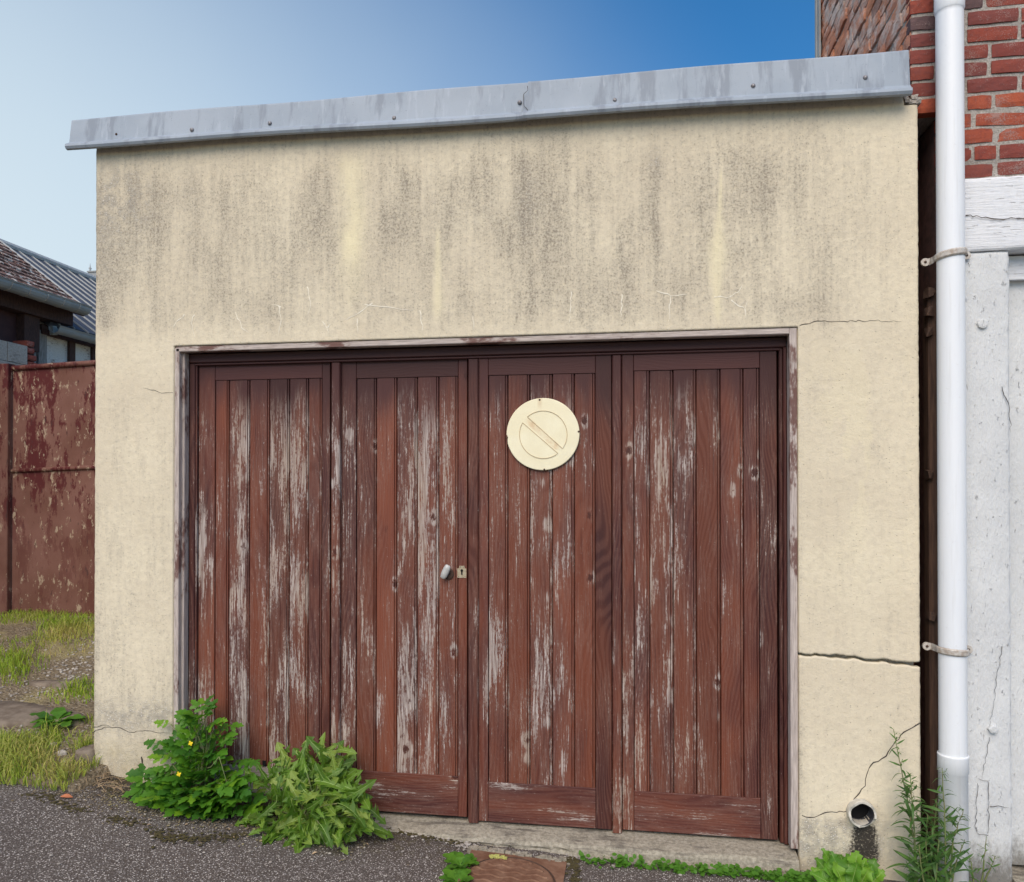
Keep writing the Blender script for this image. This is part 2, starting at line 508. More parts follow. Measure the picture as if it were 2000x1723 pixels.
def m_rust():
    g = G('rusty_sheet'); p = g.pos(); x, y, z = g.sep(p)
    a = g.noise(g.vmul(p, (5.5, 5.5, 2.6)), 1, 6, 0.70); b = g.noise(g.vmul(p, (30, 30, 8)), 1, 6, 0.7); lo = g.noise(p, 2.1, 4)
    e = g.noise(g.vmul(p, (22, 22, 9)), 1, 6, 0.72); f = g.noise(p, 120, 3)
    c = g.mix(g.step(lo, 0.35, 0.65), (0.150, 0.066, 0.046), (0.215, 0.105, 0.080))
    c = g.mix(g.mul(g.step(g.mad(a, 0.75, g.mul(b, 0.35)), 0.55, 0.60), g.step(z, 0.9, 1.6, 0.35, 1.0)), c, (0.085, 0.013, 0.014))
    c = g.mix(g.mul(g.step(e, 0.585, 0.63), 0.85), c, (0.44, 0.34, 0.235))
    c = g.mix(g.mul(g.step(b, 0.60, 0.66), 0.7), c, (0.055, 0.032, 0.028))
    c = g.mix(g.mul(f, 0.25), c, (0.09, 0.03, 0.022))
    g.bump(g.mad(b, 0.6, e), 0.35, 0.004); g.out(c, 0.72, 0.0, 0.25)
m_rust()

def m_asphalt():
    g = G('asphalt'); p = g.pos(); x, y, z = g.sep(p)
    vo = g.vor(p, 125); cr = g.sep(vo['Color']); ds = vo['Distance']
    v2 = g.vor(p, 240); c2r = g.sep(v2['Color'])[0]
    lo = g.noise(p, 1.6, 4); md = g.noise(p, 9, 5, 0.65)
    chip = g.step(ds, 0.48, 0.30)
    cc = g.mix(g.step(cr[0], 0.40, 0.95), (0.17, 0.145, 0.13), (0.70, 0.64, 0.58))
    cc = g.mix(g.step(cr[1], 0.8, 0.95), cc, (0.80, 0.74, 0.68))
    c = g.mix(chip, (0.090, 0.072, 0.060), cc)
    c = g.mix(g.mul(g.step(c2r, 0.62, 0.9), 0.35), c, (0.44, 0.40, 0.365))
    c = g.mix(g.step(lo, 0.35, 0.65, 0.0, 0.2), c, (0.08, 0.068, 0.06))
    # earth and moss washed against the wall foot
    edge = g.step(g.mad(g.add(md, -0.5), 0.42, y), -0.34, -0.05)
    lft = g.step(x, -0.4, -1.4)
    c = g.mix(g.mul(g.mul(edge, lft), 0.75), c, (0.045, 0.034, 0.022))
    moss = g.mul(g.mul(edge, lft), g.step(g.noise(p, 26, 4), 0.50, 0.62))
    c = g.mix(g.mul(moss, 0.7), c, (0.085, 0.070, 0.018))
    g.bump(g.mad(chip, g.mad(cr[0], 0.8, 0.2), g.mul(g.noise(p, 300, 2), 0.3)), 1.0, 0.006)
    g.out(c, 0.85, spec=0.25)
m_asphalt()

def m_earth():
    g = G('earth'); p = g.pos()
    n = g.noise(p, 40, 5, 0.7); lo = g.noise(p, 3, 4); vo = g.vor(p, 60)
    c = g.mix(g.step(n, 0.3, 0.7), (0.13, 0.10, 0.065), (0.30, 0.24, 0.16))
    c = g.mix(g.step(lo, 0.48, 0.62), c, (0.30, 0.25, 0.13))
    c = g.mix(g.mul(g.step(vo['Distance'], 0.36, 0.26), g.step(g.sep(vo['Color'])[0], 0.72, 0.78)), c, (0.40, 0.36, 0.31))
    g.bump(g.mad(n, 1, vo['Distance']), 1.0, 0.012); g.out(c, 0.95, spec=0.1)
m_earth()

def m_concrete(name, a, b, dark=(0.10, 0.085, 0.07)):
    g = G(name); p = g.pos(); n = g.noise(p, 60, 5, 0.72); st = g.noise(g.vmul(p, (6, 26, 70)), 1, 5, 0.65); lo = g.noise(p, 5, 4); f = g.noise(p, 260, 3)
    c = g.mix(g.step(n, 0.3, 0.7), a, b)
    c = g.mix(g.mul(g.step(g.mad(st, 0.6, g.mul(lo, 0.5)), 0.56, 0.68), 0.75), c, dark)
    c = g.mix(g.mul(g.step(f, 0.62, 0.70), 0.5), c, (0.50, 0.47, 0.40))
    g.bump(g.mad(f, 0.4, n), 0.9, 0.006); g.out(c, 0.93, spec=0.12)
m_concrete('sill_concrete', (0.23, 0.205, 0.155), (0.44, 0.395, 0.31))
m_concrete('block_concrete', (0.34, 0.31, 0.27), (0.48, 0.45, 0.40), (0.24, 0.22, 0.19))
m_concrete('plaster', (0.62, 0.60, 0.56), (0.78, 0.76, 0.72), (0.17, 0.135, 0.11))

def m_leaf(name, a, b, c_, tr=0.35):
    g = G(name); p = g.pos(); inf = g.info(); r_ = inf['Random']
    n = g.noise(p, 60, 3)
    c = g.mix(g.step(r_, 0.0, 0.55), a, b); c = g.mix(g.step(r_, 0.55, 1.0), c, c_)
    c = g.mix(g.mul(n, 0.35), c, tuple(k * 0.6 for k in a))
    g.out(c, 0.45, spec=0.35)
    t = g.node('BsdfTranslucent'); g.put(t.inputs['Color'], g.mix(0.5, c, tuple(min(1, k * 2.2) for k in b)))
    ms = g.node('MixShader'); ms.inputs[0].default_value = tr
    g.t.links.new(g.bsdf.outputs[0], ms.inputs[1]); g.t.links.new(t.outputs[0], ms.inputs[2])
    g.t.links.new(ms.outputs[0], g.N['Material Output'].inputs['Surface'])
m_leaf('leaf_celandine', (0.050, 0.155, 0.020), (0.10, 0.26, 0.020), (0.20, 0.38, 0.020))
m_leaf('leaf_thistle', (0.085, 0.175, 0.022), (0.155, 0.28, 0.028), (0.33, 0.42, 0.085))
m_leaf('leaf_lettuce', (0.085, 0.22, 0.022), (0.14, 0.32, 0.028), (0.22, 0.42, 0.04))
m_leaf('leaf_fleabane', (0.055, 0.125, 0.030), (0.085, 0.185, 0.038), (0.125, 0.235, 0.05))
m_leaf('leaf_creeper', (0.070, 0.19, 0.025), (0.105, 0.26, 0.025), (0.14, 0.32, 0.03))
m_simple('stem', (0.13, 0.20, 0.06), 0.6, c2=(0.20, 0.17, 0.08), sc=30)
m_simple('moss_brown', (0.085, 0.070, 0.024), 0.95, c2=(0.045, 0.036, 0.020), sc=90, bump=0.8)
m_simple('midrib', (0.34, 0.46, 0.14), 0.5, c2=(0.26, 0.38, 0.10), sc=30)
m_simple('deep_shade_brick', (0.16, 0.085, 0.075), 0.95, c2=(0.09, 0.055, 0.05), sc=22, bump=0.8)  # dark tone puts the shade of the recess into the wall colour
m_simple('dry_stem', (0.45, 0.33, 0.20), 0.8, c2=(0.28, 0.18, 0.11), sc=40)
m_simple('petal', (0.85, 0.62, 0.02), 0.5, var=0.1)
m_simple('fallen_leaf', (0.60, 0.20, 0.10), 0.7, c2=(0.42, 0.16, 0.07))
def m_grass():
    g = G('grass'); a = g.attr('dry'); t = g.attr('tip'); r_ = g.attr('rnd')
    c = g.mix(r_, (0.15, 0.30, 0.022), (0.42, 0.54, 0.05))
    c = g.mix(a, c, g.mix(r_, (0.62, 0.53, 0.19), (0.50, 0.36, 0.15)))
    c = g.mix(g.mul(t, 0.35), c, (0.36, 0.40, 0.08))
    g.out(c, 0.6, spec=0.25)
    tr = g.node('BsdfTranslucent'); g.put(tr.inputs['Color'], c)
    ms = g.node('MixShader'); ms.inputs[0].default_value = 0.3
    g.t.links.new(g.bsdf.outputs[0], ms.inputs[1]); g.t.links.new(tr.outputs[0], ms.inputs[2])
    g.t.links.new(ms.outputs[0], g.N['Material Output'].inputs['Surface'])
m_grass()
m_simple('stone', (0.46, 0.42, 0.37), 0.9, c2=(0.22, 0.19, 0.165), sc=14, bump=0.5)
m_simple('slab_stone', (0.24, 0.195, 0.15), 0.95, c2=(0.13, 0.10, 0.075), sc=12, bump=0.8, spec=0.1)
def m_pvc():
    g = G('pvc_white'); p = g.pos(); z = g.sep(p)[2]
    st = g.noise(g.vmul(p, (60, 60, 2.2)), 1, 5, 0.6); n = g.noise(p, 40, 5, 0.7); lo = g.noise(g.vmul(p, (3, 3, 1.2)), 1, 4)
    c = g.mix(g.step(lo, 0.35, 0.65), (0.77, 0.795, 0.815), (0.80, 0.82, 0.83))
    c = g.mix(g.mul(g.step(st, 0.52, 0.72), 0.20), c, (0.52, 0.50, 0.45))
    c = g.mix(g.mul(g.step(n, 0.62, 0.70), 0.16), c, (0.45, 0.42, 0.38))
    c = g.mix(g.mul(g.step(g.mad(g.add(n, -0.5), 0.5, z), 0.30, -0.10), 0.45), c, (0.40, 0.36, 0.30))
    g.bump(lo, 0.15, 0.01); g.out(c, g.mad(n, 0.25, 0.30), spec=0.4)
m_pvc()
m_simple('pvc_old', (0.62, 0.585, 0.50), 0.5, c2=(0.42, 0.40, 0.35), sc=30)
m_simple('pvc_bore_shade', (0.10, 0.10, 0.11), 0.5, c2=(0.035, 0.035, 0.04), sc=30)  # darkened to give the inside of the drain stub its shade
m_simple('galvanised', (0.58, 0.55, 0.50), 0.5, 0.1, c2=(0.36, 0.29, 0.23), sc=60)
m_simple('rusty_screw', (0.10, 0.055, 0.035), 0.8, c2=(0.045, 0.03, 0.025), sc=200)
m_simple('zinc_screw', (0.30, 0.30, 0.31), 0.5, 0.4, c2=(0.16, 0.13, 0.12), sc=120)
def m_sign():
    g = G('sign_yellow'); p = g.pos(); x, y, z = g.sep(p); C0 = wp(1060, 848, 0.070)
    dx, dz = g.add(x, -C0.x), g.add(z, -C0.z)
    n = g.noise(p, 9, 5); f = g.noise(p, 38, 5, 0.7)
    c = g.mix(g.step(n, 0.35, 0.65), (0.85, 0.785, 0.56), (0.81, 0.735, 0.505))
    off = g.math('ABSOLUTE', g.add(g.mul(dx, 0.68), g.mul(dz, 0.73)))            # distance from the diagonal bar
    run = g.math('ABSOLUTE', g.add(g.mul(dx, 0.73), g.mul(dz, -0.68)))
    bar = g.mul(g.step(off, 0.020, 0.008), g.step(run, 0.11, 0.08))
    c = g.mix(g.mul(bar, g.step(f, 0.36, 0.66, 0.10, 0.65)), c, (0.64, 0.42, 0.22))
    dr = g.mul(g.step(g.math('ABSOLUTE', g.add(dx, 0.014)), 0.016, 0.002), g.step(z, C0.z + 0.105, C0.z + 0.15))
    c = g.mix(g.mul(dr, 0.35), c, (0.50, 0.30, 0.14))
    c = g.mix(g.mul(g.step(f, 0.62, 0.72), 0.25), c, (0.55, 0.48, 0.33))
    g.out(c, 0.45, spec=0.35)
m_sign()
m_simple('sign_line', (0.60, 0.44, 0.25), 0.7, var=0.3)
m_simple('brass_plate', (0.46, 0.40, 0.28), 0.55, 0.2, c2=(0.33, 0.27, 0.18), sc=80)
m_simple('handle_grey', (0.55, 0.54, 0.51), 0.4, 0.15, c2=(0.42, 0.41, 0.39), sc=40)
m_simple('black_hole', (0.010, 0.009, 0.010), 0.9)
m_simple('crack_dark', (0.060, 0.048, 0.040), 0.95)
m_simple('crack_pale', (0.86, 0.80, 0.66), 0.95, var=0.1)
m_simple('brown_post', (0.065, 0.036, 0.026), 0.7, c2=(0.125, 0.070, 0.045), sc=9, stretch=(10, 10, 0.8))
m_simple('cast_iron', (0.150, 0.070, 0.040), 0.85, c2=(0.26, 0.150, 0.095), sc=16, bump=0.9)
m_simple('moss_yellow', (0.52, 0.50, 0.15), 0.95, c2=(0.35, 0.36, 0.10), sc=70, bump=0.8)
m_simple('gutter_zinc', (0.30, 0.315, 0.31), 0.6, 0.0, c2=(0.38, 0.395, 0.39), sc=4, stretch=(1, 1, 4))
m_simple('dark_timber', (0.050, 0.028, 0.026), 0.85, c2=(0.095, 0.050, 0.042), sc=18, stretch=(6, 6, 1))
m_simple('grey_timber', (0.36, 0.35, 0.335), 0.85, c2=(0.16, 0.14, 0.125), sc=12, stretch=(8, 8, 1))
m_simple('maroon_cladding', (0.085, 0.040, 0.040), 0.8, c2=(0.062, 0.030, 0.032), sc=7)
m_simple('roof_sheet', (0.065, 0.075, 0.098), 0.75, 0.0, c2=(0.09, 0.10, 0.125), sc=3)
m_simple('ridge_white', (0.62, 0.61, 0.58), 0.7, var=0.2)
m_simple('far_stone', (0.33, 0.35, 0.36), 0.9, var=0.2)
def m_tile():
    g = G('roof_tile'); p = g.pos(); r_ = g.info()['Random']
    n = g.noise(p, 14, 5, 0.7); f = g.noise(p, 5.5, 4)
    c = g.mix(r_, (0.12, 0.072, 0.060), (0.21, 0.13, 0.11))
    c = g.mix(g.step(n, 0.54, 0.60), c, (0.66, 0.62, 0.56))
    c = g.mix(g.mul(g.step(f, 0.52, 0.68), 0.5), c, (0.05, 0.037, 0.035))
    g.bump(n, 0.6, 0.01); g.out(c, 0.95, spec=0.1)
m_tile()

# ================================================================== the setting: ground and verge
GX = [-60, -12, -2.9, -2.63, -2.4, -1.50, -1.12, -0.76, -0.23, 0.7, 1.4, 4, 60]
GZ = [0.22, 0.20, 0.13, 0.12, 0.075, -0.012, -0.062, -0.085, -0.110, -0.122, -0.15, -0.2, -0.3]
def gz(X, Y):
    return np.interp(X, GX, GZ) - 0.012 * np.clip(-Y, 0, 1.5)
def bank(X, Y):
    return gz(X, 0 * Y) + 0.012 + 0.110 * np.clip(Y + 0.25, 0, 20) ** 0.98 + 0.05 * (fbm(X * 2.3, Y * 2.3, 3) - 0.5) * np.clip(Y + 0.25, 0, 1)
def grid(xs, ys):
    nx, ny = len(xs), len(ys)
    X, Y = np.meshgrid(xs, ys)
    i = np.arange(nx * ny).reshape(ny, nx)
    q = np.stack([i[:-1, :-1], i[:-1, 1:], i[1:, 1:], i[1:, :-1]], -1).reshape(-1, 4)
    return X.ravel(), Y.ravel(), q

xs = np.concatenate([[-60, -30, -15, -8, -5], np.arange(-4, 3.01, 0.06), [4, 6, 10, 20, 60]])
ys = np.concatenate([[-60, -30, -15, -8, -4], np.arange(-2.5, 0.81, 0.06), [1.5, 3, 6, 12, 25, 60]])
X, Y, q = grid(xs, ys)
Z = gz(X, Y) + 0.010 * (fbm(X * 3, Y * 3, 9) - 0.5)
Z = np.where((Y > 0.5) & (X < -2.6), Z - 0.05, Z)
o = link(bpy.data.objects.new('asphalt_ground', np_mesh('asphalt_ground', np.stack([X, Y, Z], 1), q, 'asphalt')), None, (0, 0, 0))
tag(o, 'rough grey asphalt with pale stone chips in front of the garage', 'asphalt', kind='structure')

xs = np.concatenate([[-30, -20, -14, -10], np.arange(-8, -2.4, 0.05)])
ys = np.concatenate([np.arange(-0.42, 3.2, 0.05), [3.6, 4.5, 6, 9, 14, 22, 40]])
X, Y, q = grid(xs, ys)
edge = -0.235 + 0.09 * (fbm(X * 3.1, X * 0 + 4.4, 21) - 0.5)
Z = np.where(Y > edge, bank(X, Y), gz(X, Y) - 0.06)
Z = np.where(X > -2.55, gz(X, Y) - 0.06, Z)
o = link(bpy.data.objects.new('verge', np_mesh('verge', np.stack([X, Y, Z], 1), q, 'earth')), None, (0, 0, 0))
tag(o, 'earthy verge rising from the asphalt to the rusty gate', 'verge', kind='structure')

# ================================================================== the garage
XL, XR = -2.630, 1.199
OL, OR_, OT = -2.203, 0.711, 2.205        # opening
garage = empty('garage', (-0.7, 0.0, 0.0), 'low garage with stained cream render, brown board doors and zinc roof edge', 'garage')

# render skin -------------------------------------------------------
xs = np.concatenate([np.linspace(XL, OL, 54), np.linspace(OL, OR_, 366)[1:], np.linspace(OR_, XR, 62)[1:]])
CK = 0.787
zs = np.concatenate([np.linspace(-0.40, CK - 0.006, 150), np.linspace(CK + 0.006, OT, 178), np.linspace(OT, 3.30, 138)[1:]])
nx, nz = len(xs), len(zs)
X, Z, q = grid(xs, zs)
ic = np.arange(nx * nz).reshape(nz, nx)
rowck = 149
px, py = proj(X, 0 * X, Z)
# jagged open crack across the right pier
inr = X > OR_ - 0.002
jag = 0.032 * (fbm(X * 16, 0 * X + 1.7, 33, 5) - 0.5) + 0.012 - 0.026 * sst(0.72, 1.2, X)
gap = 0.0035 + 0.010 * vnoise(X * 22, X * 0, 8) + 0.004 * vnoise(X * 90, X * 0, 18) + 0.010 * sst(1.12, 1.2, X)
fall = np.exp(-((Z - CK) / 0.05) ** 2)
Zd = Z + np.where(inr, fall * jag, 0)
up = Z > CK
Zd = Zd + np.where(inr, np.where(up, 1, -1) * fall * (gap / 2 - 0.004), 0)
# waviness, worn arrises
Yd = 0.006 * (fbm(X * 1.7, Z * 1.7, 3) - 0.5) + 0.0022 * (fbm(X * 40, Z * 40, 4) - 0.5)
edge_r = np.exp(-(XR - X) / 0.012); edge_l = np.exp(-(X - XL) / 0.010)
Yd = Yd + 0.006 * edge_r ** 2 + 0.006 * edge_l ** 2
Xd = X - 0.0035 * edge_r * fbm(Z * 50, Z * 0, 5) + 0.002 * edge_l * vnoise(Z * 40, Z * 0, 6)
Zd = np.where(X > 1.135, np.minimum(Zd, 3.128), Zd)
# stains measured on the facade
def blob(cx, cy, rx, ry, p=1.0):
    return np.exp(-(((px - cx) / rx) ** 2 + ((py - cy) / ry) ** 2) ** p)
def drip(cx, y0, y1, w, a, wob=6):
    c = cx + wob * (vnoise(py / 60, py * 0, int(cx)) - 0.5) * 2
    env = sst(y0, y0 + 40, py) * (1 - sst(y0 + (y1 - y0) * 0.45, y1, py))
    return 0.60 * a * env * np.exp(-((px - c) / (0.85 * w)) ** 2) * (0.55 + 0.9 * fbm(px / 7, py / 60, 3, 3))
upper = (1 - sst(590, 690, py + 70 * (fbm(px / 45, py / 200, 5) - 0.5))) * (1 - 0.75 * sst(1480, 1760, px))
upper = upper * (0.55 + 0.45 * sst(20, 110, py - (290 - 0.0625 * (px - 190)) + 60 * (vnoise(px / 30, px * 0, 15) - 0.5)))
dirt = upper * (0.36 + 0.48 * (fbm(px / 17, py / 330, 7, 4) - 0.48) + 0.5 * (fbm(px / 70, py / 90, 27, 4) - 0.5))
dirt += 0.30 * upper * (fbm(px / 120, py / 200, 17, 3) - 0.5)
for a in [(300, 340, 640, 26, .30), (250, 320, 620, 40, .34), (205, 330, 600, 22, .25), (385, 330, 560, 16, .30), (365, 420, 660, 22, .22), (440, 350, 560, 20, .16), (480, 480, 640, 18, .22),
          (615, 300, 560, 17, .42), (635, 320, 480, 12, .25), (560, 430, 640, 18, .20), (760, 380, 560, 26, .20), (795, 310, 480, 18, .34), (835, 470, 640, 22, .30), (870, 330, 600, 12, .25), (925, 280, 470, 16, .36), (955, 280, 420, 12, .36), (985, 400, 640, 18, .2),
          (1030, 280, 560, 22, .48), (1045, 500, 660, 15, .32), (1070, 430, 640, 12, .35), (1130, 330, 470, 12, .26), (1160, 270, 420, 34, .16), (1215, 430, 650, 12, .30), (1255, 280, 480, 20, .36), (1282, 290, 620, 12, .50), (1240, 470, 680, 10, .25),
          (1345, 330, 520, 16, .20), (1378, 290, 560, 18, .30), (1432, 270, 500, 26, .28), (1440, 460, 640, 14, .2), (1500, 300, 560, 20, .22), (1560, 290, 520, 18, .18), (1690, 260, 600, 9, .34), (1730, 420, 620, 10, .18), (1735, 600, 800, 8, .2), (1610, 460, 700, 20, .14)]:
    dirt += drip(*a)
left = (1 - sst(325, 345, px)) * sst(600, 640, py)
dirt += 0.22 * np.exp(-(px - 182) / 45) * (1 - sst(330, 345, px)) * sst(300, 340, py) * (1 - 0.8 * sst(590, 630, py) * (1 - sst(900, 1100, py)))
dirt += left * (0.02 + 0.55 * (fbm(px / 20, py / 90, 41) - 0.42))
dirt += left * sst(1000, 1300, py) * 0.10
right = sst(1558, 1562, px) * sst(640, 700, py)
dirt += right * (0.75 * (fbm(px / 26, py / 110, 51) - 0.50))
dirt += 0.34 * np.exp(-(px - 1565) / 26) * right * sst(1280, 1500, py)
dirt -= 0.25 * blob(225, 700, 90, 60)
clean = 1.6 * drip(688, 285, 640, 26, 1.0, 4) + drip(690, 420, 640, 26, .3) + 0.9 * np.exp(-((px - 855) / (3 + 7 * sst(430, 600, py))) ** 2) * sst(420, 480, py) * (1 - sst(590, 640, py))
clean += np.exp(-((px - 1404 + 4 * np.sin(py / 70)) / (2.5 + 11 * np.exp(-((py - 500) / 55) ** 2) + 4 * sst(330, 500, py))) ** 2) * sst(320, 350, py) * (1 - sst(600, 650, py))
clean = clean * (0.75 + 0.5 * (fbm(px / 14, py / 60, 61) - 0.5))
clean += 0.5 * right * (fbm(px / 60, py / 160, 71) > 0.55) * 0.5 * blob(1680, 850, 110, 260)
agg = 0.85 * blob(240, 390, 50, 80) * (fbm(px / 14, py / 22, 81) > 0.42) + 0.5 * blob(205, 450, 16, 120) + 0.55 * blob(1280, 310, 16, 26) + 0.4 * blob(1030, 390, 20, 60) + 0.3 * blob(370, 370, 20, 40)
agg += (1 - sst(330, 345, px)) * np.exp(-((py - 1400 + 14 * (vnoise(px / 30, px * 0, 3) - .5)) / 30) ** 2) * 1.0
agg += 0.6 * (1 - sst(330, 345, px)) * sst(1420, 1500, py)
agg += right * (0.95 * sst(1585, 1612, py) * (1 - sst(1640, 1700, px)) + 0.7 * blob(1720, 1640, 40, 60))
black = right * 1.15 * np.exp(-((px - 1688) / (27 + 0.16 * np.clip(py - 1615, 0, 200))) ** 4) * sst(1600, 1618, py) * (1 - 0.7 * sst(1670, 1750, py + 40 * (vnoise(px / 9, px * 0, 2) - .5)))
ochre = (1 - sst(330, 345, px)) * sst(1430, 1475, py) * 0.7 * fbm(px / 25, py / 30, 91)
keep = ~((xs[None, :-1] >= OL - 1e-6) & (xs[None, 1:] <= OR_ + 1e-6) & (zs[1:, None] <= OT + 1e-6)) 
keep &= ~((np.arange(nz - 1)[:, None] == rowck) & (xs[None, :-1] >= OR_ - 1e-6))
pcd = wp(1685, 1592, -0.035)
qc = np.stack([X[q].mean(1), Z[q].mean(1)], 1)
keep = keep.ravel() & (np.hypot(qc[:, 0] - pcd.x, qc[:, 1] - pcd.z) > 0.050)
q = q[keep]
verts = np.stack([Xd, Yd, Zd], 1)
# thickness: turn the free borders back into the wall
e = np.concatenate([q[:, [0, 1]], q[:, [1, 2]], q[:, [2, 3]], q[:, [3, 0]]])
key = np.sort(e, 1); key = key[:, 0].astype(np.int64) * (nx * nz) + key[:, 1]
uq, inv, cnt = np.unique(key, return_inverse=True, return_counts=True)
be = e[cnt[inv] == 1]
bv = np.unique(be); mp = -np.ones(nx * nz, dtype=np.int64); mp[bv] = np.arange(len(bv)) + nx * nz
vb = verts[bv].copy(); vb[:, 1] = 0.045
side = np.stack([be[:, 1], be[:, 0], mp[be[:, 0]], mp[be[:, 1]]], 1)
verts = np.concatenate([verts, vb])
ex = lambda a: np.concatenate([a, a[bv]])
mesh = np_mesh('front_wall', verts - np.array([-0.7, 0, 0]), np.concatenate([q, side]), 'render_wall',
               {k: ex(np.clip(a, 0, 1.2)) for k, a in dict(dirt=dirt, clean=clean, agg=agg, black=black, ochre=ochre).items()})
wall = link(bpy.data.objects.new('front_wall', mesh), garage, (-0.7, 0, 0))
tag(wall, 'cream render with grey dirt streaks and cracks')

b = MB()
b.box(XL + 0.012, OL - 0.002, 0.045, 0.24, -0.4, 3.28)
b.box(OR_ + 0.002, XR - 0.014, 0.045, 0.24, -0.4, 3.10)
b.box(OR_ + 0.0021, 1.130, 0.0455, 0.24, 3.1001, 3.28)
b.box(OL - 0.002, OR_ + 0.002, 0.045, 0.24, OT + 0.002, 3.28)
b.build('wall_core', 'mortar', garage)
b = MB(); b.box(XL + 0.012, XL + 0.2, 0.241, 5.0, -0.4, 3.27); b.build('side_wall', 'render_wall', garage)
b = MB(); b.box(XR - 0.21, XR - 0.014, 0.241, 5.0, -0.4, 3.27); b.build('side_wall', 'render_wall', garage)
b = MB(); b.box(XL + 0.2, XR - 0.21, 4.8, 4.99, -0.4, 3.27); b.build('back_wall', 'render_wall', garage)
b = MB(); b.box(XL - 0.1, XR - 0.06, 0.03, 5.1, 3.281, 3.325); b.build('roof', 'roof_sheet', garage)

# cracks -----------------------------------------------------------
def wall_y(X, Z):
    X, Z = np.array([X]), np.array([Z])
    return float((0.006 * (fbm(X * 1.7, Z * 1.7, 3) - 0.5) + 0.0022 * (fbm(X * 40, Z * 40, 4) - 0.5))[0])
def crack(pts, w, mat, name='crack', Y0=None, jit=2.2, sub=7, taper=True, parent=wall):
    P = []
    for i in range(len(pts) - 1):
        (x0, y0), (x1, y1) = pts[i], pts[i + 1]
        L = math.hypot(x1 - x0, y1 - y0); n = max(2, int(L / sub))
        for k in range(n):
            t = k / n
            P.append((x0 + (x1 - x0) * t + (rnd.uniform(-jit, jit) if k else 0), y0 + (y1 - y0) * t + (rnd.uniform(-jit, jit) if k else 0)))
    P.append(pts[-1])
    r0 = rnd.random() * 9
    V3 = []
    for x, y in P:
        p_ = wp(x, y, 0.0 if Y0 is None else Y0)
        if Y0 is None: p_.y = wall_y(p_.x, p_.z) - 0.0013
        V3.append(p_)
    b = MB().ribbon(V3, lambda t: w * (0.55 + 0.9 * abs(math.sin(t * 23 + r0) * math.sin(t * 7.3 + r0))) * ((1 - t) ** 0.4 if taper else 1) + 0.0004, (0, -1, 0))
    return b.build(name, mat, parent, recalc=False)
crack([(1797, 1412), (1765, 1430), (1735, 1468), (1722, 1482), (1700, 1496), (1693, 1512), (1690, 1535), (1668, 1560), (1660, 1582)], 0.0036, 'crack_dark', taper=False, sub=8)
crack([(1658, 1583), (1640, 1584), (1608, 1588), (1590, 1596), (1566, 1592)], 0.0030, 'crack_dark', taper=False, sub=8)
crack([(181, 1432), (205, 1420), (236, 1422), (252, 1430), (278, 1428), (330, 1432)], 0.0030, 'crack_dark')
crack([(182, 1420), (200, 1416), (215, 1418)], 0.0025, 'crack_dark')
crack([(1562, 636), (1590, 628), (1640, 628), (1700, 626), (1760, 628)], 0.0022, 'crack_dark')
crack([(338, 767), (310, 766), (280, 758)], 0.0018, 'crack_dark')
crack([(276, 1478), (280, 1500), (283, 1518)], 0.007, 'crack_dark')
for pts in [[(545, 598), (549, 620), (542, 660)], [(712, 594), (760, 600), (805, 607)], [(728, 592), (700, 612), (672, 628)], [(600, 560), (607, 590), (601, 620)], [(630, 628), (638, 640), (641, 656)],
            [(698, 622), (699, 650)], [(820, 606), (826, 636), (824, 652)], [(380, 615), (374, 632), (381, 662)], [(360, 614), (336, 640)], [(924, 618), (926, 645)],
            [(1116, 570), (1113, 612), (1112, 640)], [(1215, 575), (1212, 622)], [(1310, 578), (1308, 608), (1307, 632)], [(1282, 568), (1310, 578), (1345, 574)],
            [(1425, 580), (1445, 566), (1450, 556)], [(1395, 580), (1425, 581)], [(1428, 586), (1455, 604), (1462, 582)], [(460, 610), (472, 640), (490, 655)], [(549, 600), (530, 595)], [(640, 640), (648, 632)], [(1455, 604), (1458, 625)]]:
    crack(pts, 0.0040, 'crack_pale', 'crack_filled', jit=1.8, sub=6)

